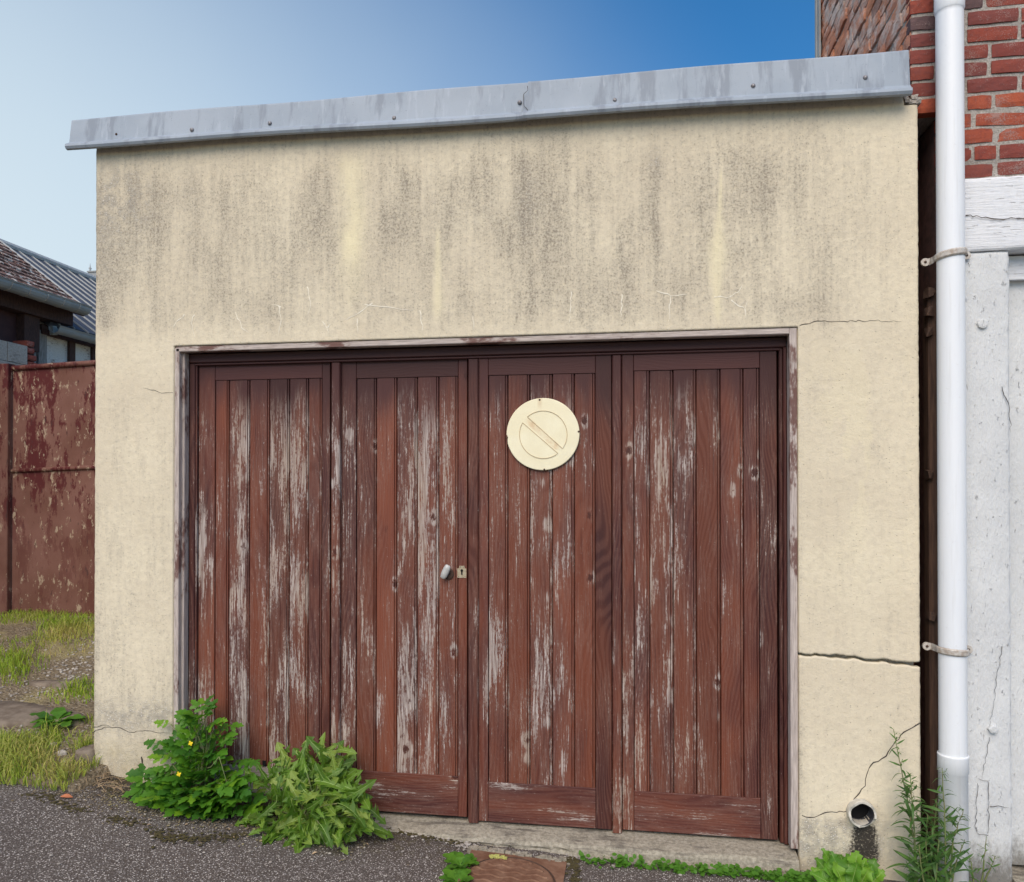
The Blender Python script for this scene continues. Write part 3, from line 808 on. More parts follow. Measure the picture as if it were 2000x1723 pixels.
# zinc roof edge ----------------------------------------------------
T0, T1 = wp(140, 235, -0.02), wp(1773, 100, -0.02)
B0, B1 = wp(130, 290, -0.055), wp(1775, 184, -0.055)
def fascia(px0, px1, yo, notch0, name, n=34):
    st = []
    a, c = wp(px0, 200, -0.03).x, wp(px1, 150, -0.03).x
    for i in range(n + 1):
        x = a + (c - a) * i / n
        t = (x - B0.x) / (B1.x - B0.x)
        zt = T0.z + (T1.z - T0.z) * t + 0.003 * math.sin(x * 5.1); zb = B0.z + (B1.z - B0.z) * t + 0.004 * math.sin(x * 3.3 + 1)
        w = 0.004 * (vnoise(np.array([x * 3.0]), np.array([0.5]), 4)[0] - 0.5)
        pr = [(0.26, zt + 0.004), (-0.019, zt + 0.003), (-0.0225 + w, zt - 0.004)]
        for k in (0.3, 0.6, 0.85):
            pr.append((-0.022 - 0.019 * k + w, zt + (zb + 0.02 - zt) * k))
        for k in range(7):
            an = math.radians(100 + 45 * k)
            pr.append((-0.053 + 0.0165 * math.cos(an), zb + 0.012 + 0.0165 * math.sin(an)))
        pr += [(-0.036, zb + 0.024), (-0.014, zt - 0.012), (0.26, zt - 0.006)]
        row = []
        for k, (yy, zz) in enumerate(pr):
            xx = x
            if notch0 and i == 0:
                h = (zz - zb) / (zt - zb)
                xx += 0.022 * (1 if h > 0.86 else (0.0 if 0.18 < h < 0.7 else (0.016 if h <= 0.18 else 0.5 * (h - .7) / .16)))
            row.append((xx, yy + (yo if k < 14 else 0), zz))
        st.append(row)
    b = MB(); m = len(st[0])
    vs = [p for r_ in st for p in r_]
    fs = [(i * m + k, i * m + (k + 1) % m, (i + 1) * m + (k + 1) % m, (i + 1) * m + k) for i in range(n) for k in range(m)]
    fs += [tuple(range(m)), tuple(n * m + k for k in range(m))[::-1]]
    b.add(vs, fs)
    o = b.build(name, 'zinc', garage)
    return o
f1 = fascia(138, 1030, 0.0, False, 'zinc_edge')
f2 = fascia(1022, 1775, -0.007, True, 'zinc_edge')
crack([(1030, 168), (1031, 176), (1023, 184), (1023, 206), (1030, 214), (1029, 228)], 0.0018, 'crack_dark', 'lap_seam', Y0=-0.0475, jit=0, sub=30, taper=False, parent=f2)
def screw_mesh(r, h, n=10):
    b = MB(); vs = [(r * math.cos(2 * math.pi * k / n), 0, r * math.sin(2 * math.pi * k / n)) for k in range(n)]
    vs += [(0.8 * r * math.cos(2 * math.pi * k / n), -h * 0.7, 0.8 * r * math.sin(2 * math.pi * k / n)) for k in range(n)] + [(0, -h, 0)]
    fs = [(k, (k + 1) % n, n + (k + 1) % n, n + k) for k in range(n)] + [(n + k, n + (k + 1) % n, 2 * n) for k in range(n)]
    b.add(vs, fs); m = b.mesh('screw'); m.polygons.foreach_set('use_smooth', [True] * len(m.polygons)); return m
sm = screw_mesh(0.0105, 0.008); sm.materials.append(M['zinc_screw'])
sm2 = screw_mesh(0.006, 0.003); sm2.materials.append(M['rusty_screw'])
for (sx, sy, big) in [(227, 262, 0), (375, 254, 1), (527, 241, 1), (770, 231, 1), (1015, 200, 1), (1201, 196, 1), (1471, 168, 1), (1690, 152, 1)]:
    place('screw', sm if big else sm2, f1 if sx < 1022 else f2, Matrix.Translation(wp(sx, sy, -0.0365 if sx < 1022 else -0.040)))
# crumbled mortar between zinc and render at the right end
b = MB()
for k in range(7): 
    p0 = wp(1768 + k * 4, 196 + rnd.uniform(-4, 5), 0.01); s_ = rnd.uniform(0.008, 0.016)
    b.box(p0.x - s_, p0.x + s_, p0.y - 0.012, 0.06, p0.z - s_ * .7, p0.z + s_ * .7, j=0.004)
b.build('mortar_lump', 'mortar', garage)

# door surround ------------------------------------------------------
frame = MB(); frame.box(OL + 0.008, OR_ - 0.035, 0.004, 0.05, 2.176, 2.2025, bev=0.003)
frame = frame.build('door_frame', 'grey_wood_h', garage); tag(frame, 'weathered grey outer trim of the door opening')
MB().box(OL + 0.002, OL + 0.0265, 0.004, 0.030, -0.05, 2.1935, bev=0.002).build('trim_strip', 'grey_wood', frame)
MB().box(OL + 0.004, OL + 0.039, 0.0305, 0.068, -0.05, 2.1755, bev=0.002).build('trim_strip', 'grey_wood', frame)
MB().box(OR_ - 0.0345, OR_ - 0.004, 0.004, 0.062, -0.035, 2.2015, bev=0.002).build('trim_strip', 'grey_wood', frame)
DY = 0.095                        # plane of the boards
def xat(px_, Y_=DY, y_=1100): return wp(px_, y_, Y_).x
FB = 2.118                        # underside of the inner head
WC = (0.3, 0.25, 0.3)
MB().box(OL + 0.0392, OR_ - 0.0348, 0.062, 0.128, FB + 0.012, 2.175, bev=0.004).build('inner_head', 'wood_h', frame, color=(0.1, 0.1, 0.7))
MB().box(OL + 0.06, OR_ - 0.06, 0.072, 0.127, FB, FB + 0.0118, bev=0.003).build('inner_head_moulding', 'wood_h', frame, color=(0.1, 0.1, 0.2))
xl = xat(388)
MB().box(OL + 0.0394, OL + 0.070, 0.0685, 0.128, -0.06, FB + 0.0116, bev=0.004).build('inner_jamb', 'wood_v', frame, color=(0.42, 0.15, 0.31))
MB().box(OL + 0.0702, xl - 0.002, 0.078, 0.1275, -0.06, FB + 0.0114, bev=0.006).build('inner_jamb', 'wood_v', frame, color=(0.55, 0.15, 0.53))
xr = xat(1520)
MB().box(xr + 0.018, OR_ - 0.0350, 0.060, 0.128, -0.045, FB + 0.0116, bev=0.004).build('inner_jamb', 'wood_v', frame, color=(0.12, 0.15, 0.77))
MB().box(xr + 0.002, xr + 0.0178, 0.074, 0.1275, -0.045, FB + 0.0114, bev=0.004).build('inner_jamb', 'wood_v', frame, color=(0.25, 0.2, 0.15))

# doors --------------------------------------------------------------
def plank(x0, x1, z0, z1, y, parent, color):
    w = x1 - x0
    pr = [(0, .011), (.003, .0005), (w - .0135, 0), (w - .0115, .0075), (w - .0095, .0015), (w - .0035, .0008), (w - .0015, .010), (w, .011), (w, .018), (0, .018)]
    b = MB(); n = len(pr); vs = []
    for zz in (z0, z1):
        for (a, d) in pr: vs.append((x0 + a, y + d, zz))
    fs = [(k, (k + 1) % n, n + (k + 1) % n, n + k) for k in range(n)] + [tuple(range(n))[::-1], tuple(n + k for k in range(n))]
    b.add(vs, fs)
    return b.build('plank', 'wood_v', parent, color=color)
leaves = [
 dict(st=(388, 420), pl=[420, 447, 487, 526, 565, 602, 629], se=(629, 645), top=742, pb=(540, 1499), bb=(600, 1572), dy=0.0,
      wear=[.38, .74, .50, .66, .72, .42], hue=[.55, .25, .7, .45, .55, .6], lab='outermost brown board leaf, hung on the jamb behind the weeds'),
 dict(st=(665, 696), pl=[696, 735, 775, 815, 857, 895], se=(895, 913), top=738, pb=(790, 1510), bb=(800, 1588), dy=0.0,
      wear=[.50, .40, .74, .66, .60], hue=[.55, .85, .4, .5, .75], lab='brown board leaf with the handle and the lock plate'),
 dict(st=(935, 954), pl=[954, 992, 1035, 1079, 1122, 1163], se=(1163, 1195), top=732, pb=(1055, 1533), bb=(1060, 1611), dy=-0.010,
      wear=[.55, .48, .72, .58, .30], hue=[.6, .8, .55, .55, .75], lab='brown board leaf carrying the round cream sign'),
 dict(st=(1215, 1238), pl=[1238, 1269, 1315, 1360, 1407, 1452, 1484], se=(1484, 1518), top=723, pb=(1360, 1552), bb=(1380, 1631), dy=-0.010,
      wear=[.60, .62, .64, .44, .40, .34], hue=[.45, .6, .5, .9, .6, .3], lab='brown board leaf hung on the jamb beside the cracked pier'),
]
door_objs = []
for li, L in enumerate(leaves):
    y = DY + L['dy']
    xa, xb = xat(L['st'][0], y), xat(L['se'][1], y)
    zt = wp(L['pl'][2], L['top'], y).z; zp = wp(*L['pb'], y).z; zb = wp(*L['bb'], y).z
    root = MB().box(xa + 0.004, xb - 0.004, y + 0.0185, y + 0.034, zb + 0.005, FB + 0.02).build('door', 'wood_v', garage, color=(0.1, 0.1, 0.1))
    tag(root, L['lab'])
    door_objs.append(root)
    sx0, sx1 = xat(L['st'][1], y), xat(L['se'][0], y)
    yr = y - 0.004
    for (a, c, wv) in ((xa, sx0, .46), (sx1, xb, .36)):
        MB().box(a + 0.001, c - 0.001, yr, y + 0.0183, zb, FB + 0.018, bev=0.002).build('stile', 'wood_v', root, color=(wv + (.12 if li in (0, 1) and a == xa else 0) - (.28 if li == 2 and a == sx1 else 0), .35, rnd.random()))
    MB().box(sx0, sx1, yr + 0.0008, y + 0.0182, zt, FB + 0.017, bev=0.002).build('top_rail', 'wood_h', root, color=(.1, .2, rnd.random()))
    MB().box(sx0, sx1, yr + 0.0008, y + 0.0182, zb, zp, bev=0.002).build('bottom_rail', 'grey_wood_h' if li == 0 else 'wood_h', root, color=(.40, .3, rnd.random()))
    xsn = [xat(p_, y) for p_ in L['pl']]
    for k in range(len(xsn) - 1):
        plank(xsn[k] + 0.0006, xsn[k + 1] - 0.0006, zp + 0.001, zt - 0.001, y + rnd.uniform(-0.0012, 0.0012), root, (L['wear'][k], L['hue'][k], rnd.random()))
for (li, pa, pb_, wv, zbot) in ((0, 646, 663, .60, wp(655, 1575, .09).z), (1, 914, 934, .40, wp(925, 1607, .07).z), (2, 1196, 1214, .46, wp(1205, 1627, .07).z)):
    y = DY - 0.028
    a, c = xat(pa, y), xat(pb_, y)
    b = MB(); n_ = 10
    pr = [(a, DY - 0.001), (a, y + .006), (a + .005, y), (c - .005, y), (c, y + .006), (c, DY - 0.001)]
    vs = [(x_, y_, zbot + (0.018 if (li == 1 and k in (0, 1)) else 0)) for k, (x_, y_) in enumerate(pr)] + [(x_, y_, FB - 0.004) for (x_, y_) in pr]
    b.add(vs, [(k, (k + 1) % 6, 6 + (k + 1) % 6, 6 + k) for k in range(6)] + [(5, 4, 3, 2, 1, 0), (6, 7, 8, 9, 10, 11)])
    b.build('cover_batten', 'wood_v', door_objs[li + 1 if li else 0], color=(wv, .4, rnd.random()))
# nail heads and a rotten notch
b = MB(); p0 = wp(516, 1493, DY - 0.003); b.box(p0.x - .009, p0.x + .009, p0.y - .0005, p0.y + .006, p0.z - .012, p0.z + .018, j=.003); b.build('rotten_notch', 'black_hole', door_objs[0])
# handle and lock plate
hp = wp(870, 1117, DY - 0.03)
b = MB(); pc = wp(876, 1121, DY); b.tube([(pc.x, pc.y, pc.z), (pc.x, pc.y - .006, pc.z), (pc.x, pc.y - .010, pc.z)], [.027, .027, .020], 16)
b.tube([(pc.x, pc.y - .009, pc.z), (hp.x, hp.y + .004, hp.z)], .009, 10)
hd = b.build('handle', 'rusty_screw', door_objs[1], smooth=False)
b = MB()
d_ = Vector((0.42, -0.05, 0.90)).normalized(); prf = [(-.034, .0095), (-.031, .0135), (-.015, .0165), (0, .0175), (.015, .0165), (.031, .0135), (.034, .0095)]
b.tube([hp + d_ * t for t, r_ in prf], [r_ for t, r_ in prf], 12)
b.v = [tuple((Vector(p) - hp) * 1 + hp) for p in b.v]
b.v = [(p[0], hp.y + (p[1] - hp.y) * 0.6, p[2]) for p in b.v]
b.build('knob', 'handle_grey', hd, smooth=True)
lp = wp(902, 1117, DY - 0.006)
b = MB(); w_, h_ = .0215, .028
out = [(-w_, -h_), (w_, -h_), (w_, h_ * .55), (w_ * .62, h_ * .6), (w_ * .55, h_), (-w_ * .55, h_), (-w_ * .62, h_ * .6), (-w_, h_ * .55)]
b.add([(lp.x + a, lp.y, lp.z + c) for a, c in out] + [(lp.x + a, lp.y + .005, lp.z + c) for a, c in out], [tuple(range(8))] + [(k, (k + 1) % 8, 8 + (k + 1) % 8, 8 + k) for k in range(8)])
lk = b.build('lock_plate', 'brass_plate', door_objs[1])
b = MB(); b.tube([(lp.x, lp.y - .0004, lp.z + .006), (lp.x, lp.y - .0012, lp.z + .006)], .0065, 12); b.box(lp.x - .0034, lp.x + .0034, lp.y - .0012, lp.y - .0003, lp.z - .014, lp.z + .004); b.build('keyhole', 'black_hole', lk)
for (a, c) in ((-.7, -.8), (.7, -.8), (-.3, .8), (.3, .8)):
    place('screw', sm2, lk, Matrix.Translation((lp.x + a * w_, lp.y + .0005, lp.z + c * h_)) @ Matrix.Scale(0.4, 4))

# threshold -----------------------------------------------------------
b = MB(); xs_ = np.linspace(-1.75, 0.700, 90)
secs = []
for x in xs_:
    fr = -0.045 + 0.014 * (vnoise(np.array([x * 5.0]), np.array([.2]), 3)[0] - .5) + 0.006 * (vnoise(np.array([x * 30.0]), np.array([.2]), 5)[0] - .5)
    tz = -0.052 + 0.006 * (vnoise(np.array([x * 6.0]), np.array([.9]), 8)[0] - .5)
    nib = 0.5 * vnoise(np.array([x * 24.0]), np.array([3.9]), 6)[0] * (1 if -0.72 < x < -0.25 else 0.15)
    secs.append([(x, .14, -.3), (x, .14, tz + .004), (x, .06, tz), (x, fr + .05, tz - .004), (x, fr + .012, tz - .010 - .012 * nib), (x, fr, tz - .026 - .01 * nib), (x, fr - .004 + .04 * nib, tz - .040), (x, fr - .010 + .02 * nib, tz - .06), (x, fr - .03, tz - .065), (x, fr - .036, tz - .10), (x, fr - .04, -.3)])
m_ = len(secs[0])
b.add([p for s_ in secs for p in s_], [(i * m_ + k, i * m_ + (k + 1) % m_, (i + 1) * m_ + (k + 1) % m_, (i + 1) * m_ + k) for i in range(len(secs) - 1) for k in range(m_)] + [tuple(range(m_)), tuple((len(secs) - 1) * m_ + k for k in range(m_))[::-1]])
tag(b.build('threshold', 'sill_concrete', garage), 'worn concrete sill under the doors, chipped above the drain cover')

# drain stub -----------------------------------------------------------
pc = wp(1685, 1592, -0.035); n_ = 28
b = MB(); R0, R1 = .057, .047; vs = []
for (yy, rr) in ((.05, R0), (-.030, R0), (-.036, R0 * .97), (-.036, R1), (.05, R1)):
    for k in range(n_):
        t = 2 * math.pi * k / n_; chip_ = (0.004 * math.sin(5 * t) + (0.012 if 4.6 < t < 5.9 else 0)) if yy < -.02 else 0
        vs.append((pc.x + rr * math.cos(t), yy + chip_, pc.z + rr * math.sin(t) * 0.98))
b.add(vs, [(i * n_ + k, i * n_ + (k + 1) % n_, (i + 1) * n_ + (k + 1) % n_, (i + 1) * n_ + k) for i in range(4) for k in range(n_)])
dp = b.build('drain_pipe', 'pvc_old', garage); tag(dp, 'stub of grey white drain pipe with a chipped rim')
b = MB(); b.tube([(pc.x, -.030, pc.z), (pc.x, .02, pc.z), (pc.x, .043, pc.z)], [R1 - .0006, R1 - .0006, R1 * .97], n_, cap=False)
b.build('bore', 'pvc_bore_shade', dp, smooth=True)
MB().tube([(pc.x, .040, pc.z), (pc.x, .044, pc.z)], R1, n_).build('bore_dark_end', 'black_hole', dp)  # black disc stands for the unlit depth of the pipe

# ================================================================== sign on the door
sc_ = wp(1060, 848, 0.070)
sign = empty('no_parking_sign', sc_, 'round cream plastic no parking disc screwed to the third door leaf', 'sign')
R_ = 0.169; n_ = 72; b = MB(); vs = []
def rad_(t):
    dft = (t - math.pi * 1.03 + math.pi) % (2 * math.pi) - math.pi
    return R_ * (1 - 0.035 * math.exp(-(dft / 0.035) ** 2) - 0.02 * math.exp(-((dft - .1) / 0.03) ** 2))
rings = [(1.0, .008), (1.0, .002), (.985, 0.0), (.6, -.0015), (.25, -.002)]
for (s_, dy_) in rings:
    for k in range(n_):
        t = 2 * math.pi * k / n_
        vs.append((sc_.x + rad_(t) * s_ * math.cos(t), sc_.y + dy_, sc_.z + rad_(t) * s_ * math.sin(t) * 0.985))
vs.append((sc_.x, sc_.y - .002, sc_.z))
fs = [(i * n_ + k, i * n_ + (k + 1) % n_, (i + 1) * n_ + (k + 1) % n_, (i + 1) * n_ + k) for i in range(len(rings) - 1) for k in range(n_)]
fs += [((len(rings) - 1) * n_ + k, (len(rings) - 1) * n_ + (k + 1) % n_, len(vs) - 1) for k in range(n_)] + [tuple(range(n_))]
b.add(vs, fs); disc = b.build('disc', 'sign_yellow', sign)
def sgn(px_, py_): p_ = wp(px_, py_, sc_.y - .0032); return p_
cc = Vector((1061, 849)); rr = 46.5
def arc(a0, a1, n=26): return [(cc.x + rr * math.cos(a0 + (a1 - a0) * k / n), cc.y - rr * math.sin(a0 + (a1 - a0) * k / n)) for k in range(n + 1)]
for nm, pts in (('upper_half_outline', arc(math.radians(132), math.radians(-36))), ('lower_half_outline', arc(math.radians(150), math.radians(308)))):
    pts = pts + [pts[0]]
    MB().tube([sgn(*p_) for p_ in pts], 0.0011, 5).build(nm, 'sign_line', sign)
for (a, c) in ((1054, 781), (1130, 843), (1063, 917), (989, 856)):
    place('screw', sm2, sign, Matrix.Translation(wp(a, c, sc_.y - 0.0005)) @ Matrix.Scale(0.75, 4))
MB().tube([(sc_.x, sc_.y + .009, sc_.z), (sc_.x, DY - .012, sc_.z)], .03, 12).build('spacer', 'rusty_screw', sign)

# ================================================================== brick house on the right
HY = 0.06
house = empty('brick_house', (1.75, HY, -0.15), 'red brick house with white painted timber post and lintel', 'house')
HX = 1.187
def unit_brick(seed, jit=0.05, wornn=False):
    r_ = random.Random(seed); b = MB(); nx_, nz_ = 6, 4; vs, idx = [], {}
    for j in range(nz_):
        for i in range(nx_):
            u_, v_ = i / (nx_ - 1), j / (nz_ - 1); ed = i in (0, nx_ - 1) or j in (0, nz_ - 1); co = i in (0, nx_ - 1) and j in (0, nz_ - 1)
            dy_ = 0.06 * r_.random() + (0.035 if ed else 0) + (0.03 if co else 0) + (0.14 * r_.random() if wornn else 0)
            ix = (1 if i == 0 else -1 if i == nx_ - 1 else 0); iz = (1 if j == 0 else -1 if j == nz_ - 1 else 0)
            vs.append((u_ + ix * (0.003 + r_.random() * jit * .35) + (ix * .006 * r_.random() if co else 0), dy_, v_ + iz * (0.005 + r_.random() * jit * 1.1) + (iz * .03 * r_.random() if co else 0))); idx[i, j] = len(vs) - 1
    fs = [(idx[i, j], idx[i + 1, j], idx[i + 1, j + 1], idx[i, j + 1]) for j in range(nz_ - 1) for i in range(nx_ - 1)]
    per = [(i, 0) for i in range(nx_)] + [(nx_ - 1, j) for j in range(1, nz_)] + [(i, nz_ - 1) for i in range(nx_ - 2, -1, -1)] + [(0, j) for j in range(nz_ - 2, 0, -1)]
    base = len(vs)
    for (i, j) in per: p_ = vs[idx[i, j]]; vs.append((p_[0], 1.0, p_[2]))
    n = len(per)
    fs += [(idx[per[k]], base + k, base + (k + 1) % n, idx[per[(k + 1) % n]]) for k in range(n)]
    b.add(vs, fs); m = b.mesh('brick'); return m
UB = [unit_brick(k) for k in range(8)]; UW = [unit_brick(50 + k, .07, True) for k in range(8)]
for m_b in UB: m_b.materials.append(M['brick'])
for m_b in UW: m_b.materials.append(M['worn_brick'])

b = MB(); b.box(1.315, 2.6, HY + .0035, .40, 2.822, 3.125); b.box(HX + .008, 2.6, HY + .004, .40, 3.1251, 4.7)
fw = b.build('front_wall', 'mortar', house); tag(fw, 'weathered red brickwork with pale mortar')
P_ = 0.0718; z = 2.828; row = 0
while z < 4.62:
    x = (1.30 if z < 3.115 else HX) ; off = 0
    first = True
    while x < 2.5:
        L_ = rnd.choice([.195, .20, .21, .215]) if rnd.random() < .62 else rnd.choice([.085, .095, .10])
        if first and row % 2: L_ = .105 if z >= 3.115 else .13
        first = False
        dark = 1.0 if rnd.random() < .10 else (rnd.uniform(0, .35))
        hue = rnd.random() * .45
        if 2.9 < z < 3.12 and x < 1.62: hue = rnd.uniform(.6, 1.0); dark = 0
        hgt = 0.0605 + rnd.uniform(-.002, .002); dpy = rnd.uniform(-.002, .003)
        brk = (2.94 < z < 3.10 and 1.42 < x < 1.6)
        if brk: dpy += rnd.uniform(-.004, .004); hgt *= rnd.uniform(.88, 1)
        mw = Matrix.Translation((x, HY + dpy - .004, z + rnd.uniform(-.0015, .0015))) @ Matrix.Rotation(rnd.uniform(-.008, .008) + (rnd.uniform(-.08, .08) if brk else 0), 4, 'Y') @ Matrix.Diagonal((L_, .055, hgt, 1))
        place('brick', rnd.choice(UB), fw, mw, color=(hue, dark, rnd.random()))
        x += L_ + rnd.uniform(.010, .015)
    z += P_; row += 1
# recessed corner behind the downpipe; wall and bricks tinted dark for its shade
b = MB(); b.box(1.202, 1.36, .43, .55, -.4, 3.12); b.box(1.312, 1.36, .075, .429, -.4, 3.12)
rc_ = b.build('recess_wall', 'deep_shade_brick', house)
z = -.2; row = 0
while z < 3.05:
    x = 1.204 - (.05 if row % 2 else 0.0)
    while x < 1.30:
        L_ = rnd.choice([.06, .10, .13])
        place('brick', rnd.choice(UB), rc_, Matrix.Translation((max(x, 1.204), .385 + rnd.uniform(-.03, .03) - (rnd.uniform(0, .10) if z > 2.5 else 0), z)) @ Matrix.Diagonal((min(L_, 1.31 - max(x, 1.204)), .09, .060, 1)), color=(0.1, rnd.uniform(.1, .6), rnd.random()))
        x += L_ + .012
    z += P_; row += 1
b = MB(); b.box(1.263, 1.311, .075, .14, -.3, 2.36, bev=.012); b.build('brown_post', 'brown_post', house)
for zz in (2.33, 2.25, 2.16, 1.55, .95):
    b = MB(); b.box(1.252, 1.275, .055, .10, zz, zz + .035, j=.006); b.build('iron_strap', 'rusty_screw', house)
# flank
SY1 = wX(1600, HX, 50).y
b = MB(); b.box(HX + .014, HX + .3, .41, SY1, 3.1, 5.4); b.box(HX + .012, HX + .3, HY + .06, .409, 3.13, 5.4)
sw = b.build('side_wall', 'mortar', house); tag(sw, 'worn orange brick flank above the garage roof, seen at a low angle')
z = 3.20; row = 0
while z < 5.3:
    y_ = HY + .004 + (.105 if row % 2 else 0.0)
    if row % 2: 
        place('brick', rnd.choice(UW), sw, Matrix.Translation((HX - .004, HY + .095, z)) @ Matrix.Rotation(-math.pi / 2, 4, 'Z') @ Matrix.Diagonal((.09, .05, .062, 1)), color=(rnd.random(), 0, rnd.random()))
    while y_ < SY1 - .05:
        L_ = min(rnd.uniform(.19, .22), SY1 - y_)
        place('brick', rnd.choice(UW), sw, Matrix.Translation((HX - .002 + rnd.uniform(-.008, .006), y_ + L_, z)) @ Matrix.Rotation(-math.pi / 2, 4, 'Z') @ Matrix.Rotation(rnd.uniform(-.02, .02), 4, 'Y') @ Matrix.Diagonal((L_, .05, .0665, 1)), color=(rnd.random(), (0.8 if rnd.random() < .07 else 0.0), rnd.random()))
        y_ += L_ + .011
    z += P_; row += 1
b = MB(); b.box(HX - .020, HX + .1, SY1 + .001, SY1 + .03, 3.0, 5.4); b.build('edge_flashing', 'gutter_zinc', house)
b = MB(); b.box(HX - .012, HX - .002, SY1 - .05, SY1, 3.0, 5.4); b.build('edge_flashing', 'gutter_zinc', house)
# timber
def rough_box(name, x0, x1, y0, y1, z0, z1, mat, parent, nx_, nz_, amp, yb=None):
    xs = np.linspace(x0, x1, nx_); zs = np.linspace(z0, z1, nz_)
    X, Z, q = grid(xs, zs)
    Yf = y0 + amp * (fbm(X * 9, Z * 3.0, 77) - .5) * 2
    ed = np.minimum(np.minimum(X - x0, x1 - X), np.minimum(Z - z0, z1 - Z)); Yf = Yf + .010 * np.exp(-ed / .006) * (.4 + vnoise(Z * 30, X * 30, 3))
    v = np.stack([X, Yf, Z], 1); i = np.arange(nx_ * nz_).reshape(nz_, nx_)
    per = np.concatenate([i[0, :], i[1:, -1], i[-1, -2::-1], i[-2:0:-1, 0]]); vb = v[per].copy(); vb[:, 1] = y1
    n = len(per); k = np.arange(n); nn = nx_ * nz_
    sd = np.stack([per, nn + k, nn + (k + 1) % n, per[(k + 1) % n]], 1)
    og = np.array([(x0 + x1) / 2, y0, z0])
    return link(bpy.data.objects.new(name, np_mesh(name, np.concatenate([v, vb]) - og, np.concatenate([q, sd]), mat, smooth=False)), parent, og)
lt = rough_box('lintel', 1.33, 2.6, .030, .38, 2.508, 2.815, 'white_paint_beam', house, 120, 40, .004); tag(lt, 'white painted timber lintel with long cracks')
crack([(1886, 421), (1925, 424), (1950, 428), (1975, 425), (2010, 428)], .0036, 'crack_dark', Y0=.024, taper=False, parent=lt)
po = rough_box('post', 1.338, wp(1974, 900, .04).x, .040, .36, -.35, 2.505, 'white_paint', house, 34, 240, .004); tag(po, 'white painted post with flaking paint beside the downpipe')
crack([(1957, 1262), (1947, 1320), (1938, 1390), (1932, 1420)], .0016, 'crack_dark', Y0=.034, parent=po)
crack([(1933, 1440), (1925, 1480), (1918, 1522)], .0016, 'crack_dark', Y0=.034, parent=po)
crack([(1909, 1530), (1907, 1560), (1906, 1620), (1912, 1630), (1930, 1632)], .0016, 'crack_dark', Y0=.034, parent=po, taper=False)
crack([(1911, 1521), (1930, 1526), (1931, 1576), (1929, 1628)], .0018, 'crack_dark', Y0=.034, parent=po, taper=False)
crack([(1933, 1576), (1950, 1574), (1972, 1578)], .0026, 'crack_dark', Y0=.034, parent=po)
crack([(1957, 755), (1972, 800), (1974, 845)], .003, 'crack_dark', Y0=.034, parent=po)
bp = wp(1940, 1424, .032); b = MB(); b.tube([(bp.x, .045, bp.z), (bp.x, .027, bp.z), (bp.x, .024, bp.z)], [.022, .020, .012], 6); b.build('bolt_head', 'white_paint', po)
bp = wp(1920, 632, .032); b = MB(); b.tube([(bp.x, .045, bp.z), (bp.x, .030, bp.z), (bp.x, .028, bp.z)], [.024, .020, .012], 9); b.build('bolt_head', 'white_paint', po)
b = MB(); b.box(po_x := wp(1974, 900, .04).x + .002, 2.6, .145, .20, -.10, 2.50); dr = b.build('door', 'white_paint', house)
b = MB(); b.box(po_x, 2.6, .11, .1445, 2.40, 2.50); b.build('door_head', 'white_paint_beam', house)
b = MB(); b.box(po_x, po_x + .022, .10, .1448, -.10, 2.399, bev=.003); b.build('door_jamb', 'white_paint', house)
b = MB(); b.box(po_x, 2.6, .02, .3, -.35, -.115); b.build('door_sill', 'sill_concrete', house)
b = MB(); b.box(1.32, 2.6, .39, 5.0, -.4, 2.9); b.build('wall_core', 'mortar', house)
b = MB(); b.box(HX + .31, 2.6, .41, SY1, 2.9, 5.4); b.build('wall_core', 'mortar', house)

# ================================================================== downpipe
dpx, dpy_ = wp(1858.5, 900, -0.02).x, -0.02
pipe = empty('downpipe', (dpx, dpy_, -.2), 'white plastic downpipe between the garage and the brick house', 'downpipe')
def lathe(name, prof, mat, parent, n=32, smooth=True):
    b = MB(); vs = [(dpx + r_ * math.cos(2 * math.pi * k / n), dpy_ + r_ * math.sin(2 * math.pi * k / n), z_) for (r_, z_) in prof for k in range(n)]
    b.add(vs, [(i * n + k, i * n + (k + 1) % n, (i + 1) * n + (k + 1) % n, (i + 1) * n + k) for i in range(len(prof) - 1) for k in range(n)])
    return b.build(name, mat, parent, smooth=smooth)
zs1 = wp(1858, 26, dpy_).z; zj0, zj1 = wp(1858, 1507, dpy_).z, wp(1858, 1474, dpy_).z
lathe('pipe_length', [(.0525, zj1 - .01), (.0525, zs1 - .01), (.0525, zs1 + .002), (.054, zs1 + .004)], 'pvc_white', pipe)
lathe('pipe_length', [(.0535, zs1 + .0041), (.0565, zs1 + .012), (.057, zs1 + .05), (.0555, zs1 + .10), (.0555, 5.3)], 'pvc_white', pipe)
lathe('pipe_length', [(.0545, -.4), (.0545, zj0), (.058, zj0 + .003), (.0575, zj1 - .004), (.0585, zj1), (.0575, zj1 + .004), (.053, zj1 + .005)], 'pvc_white', pipe)
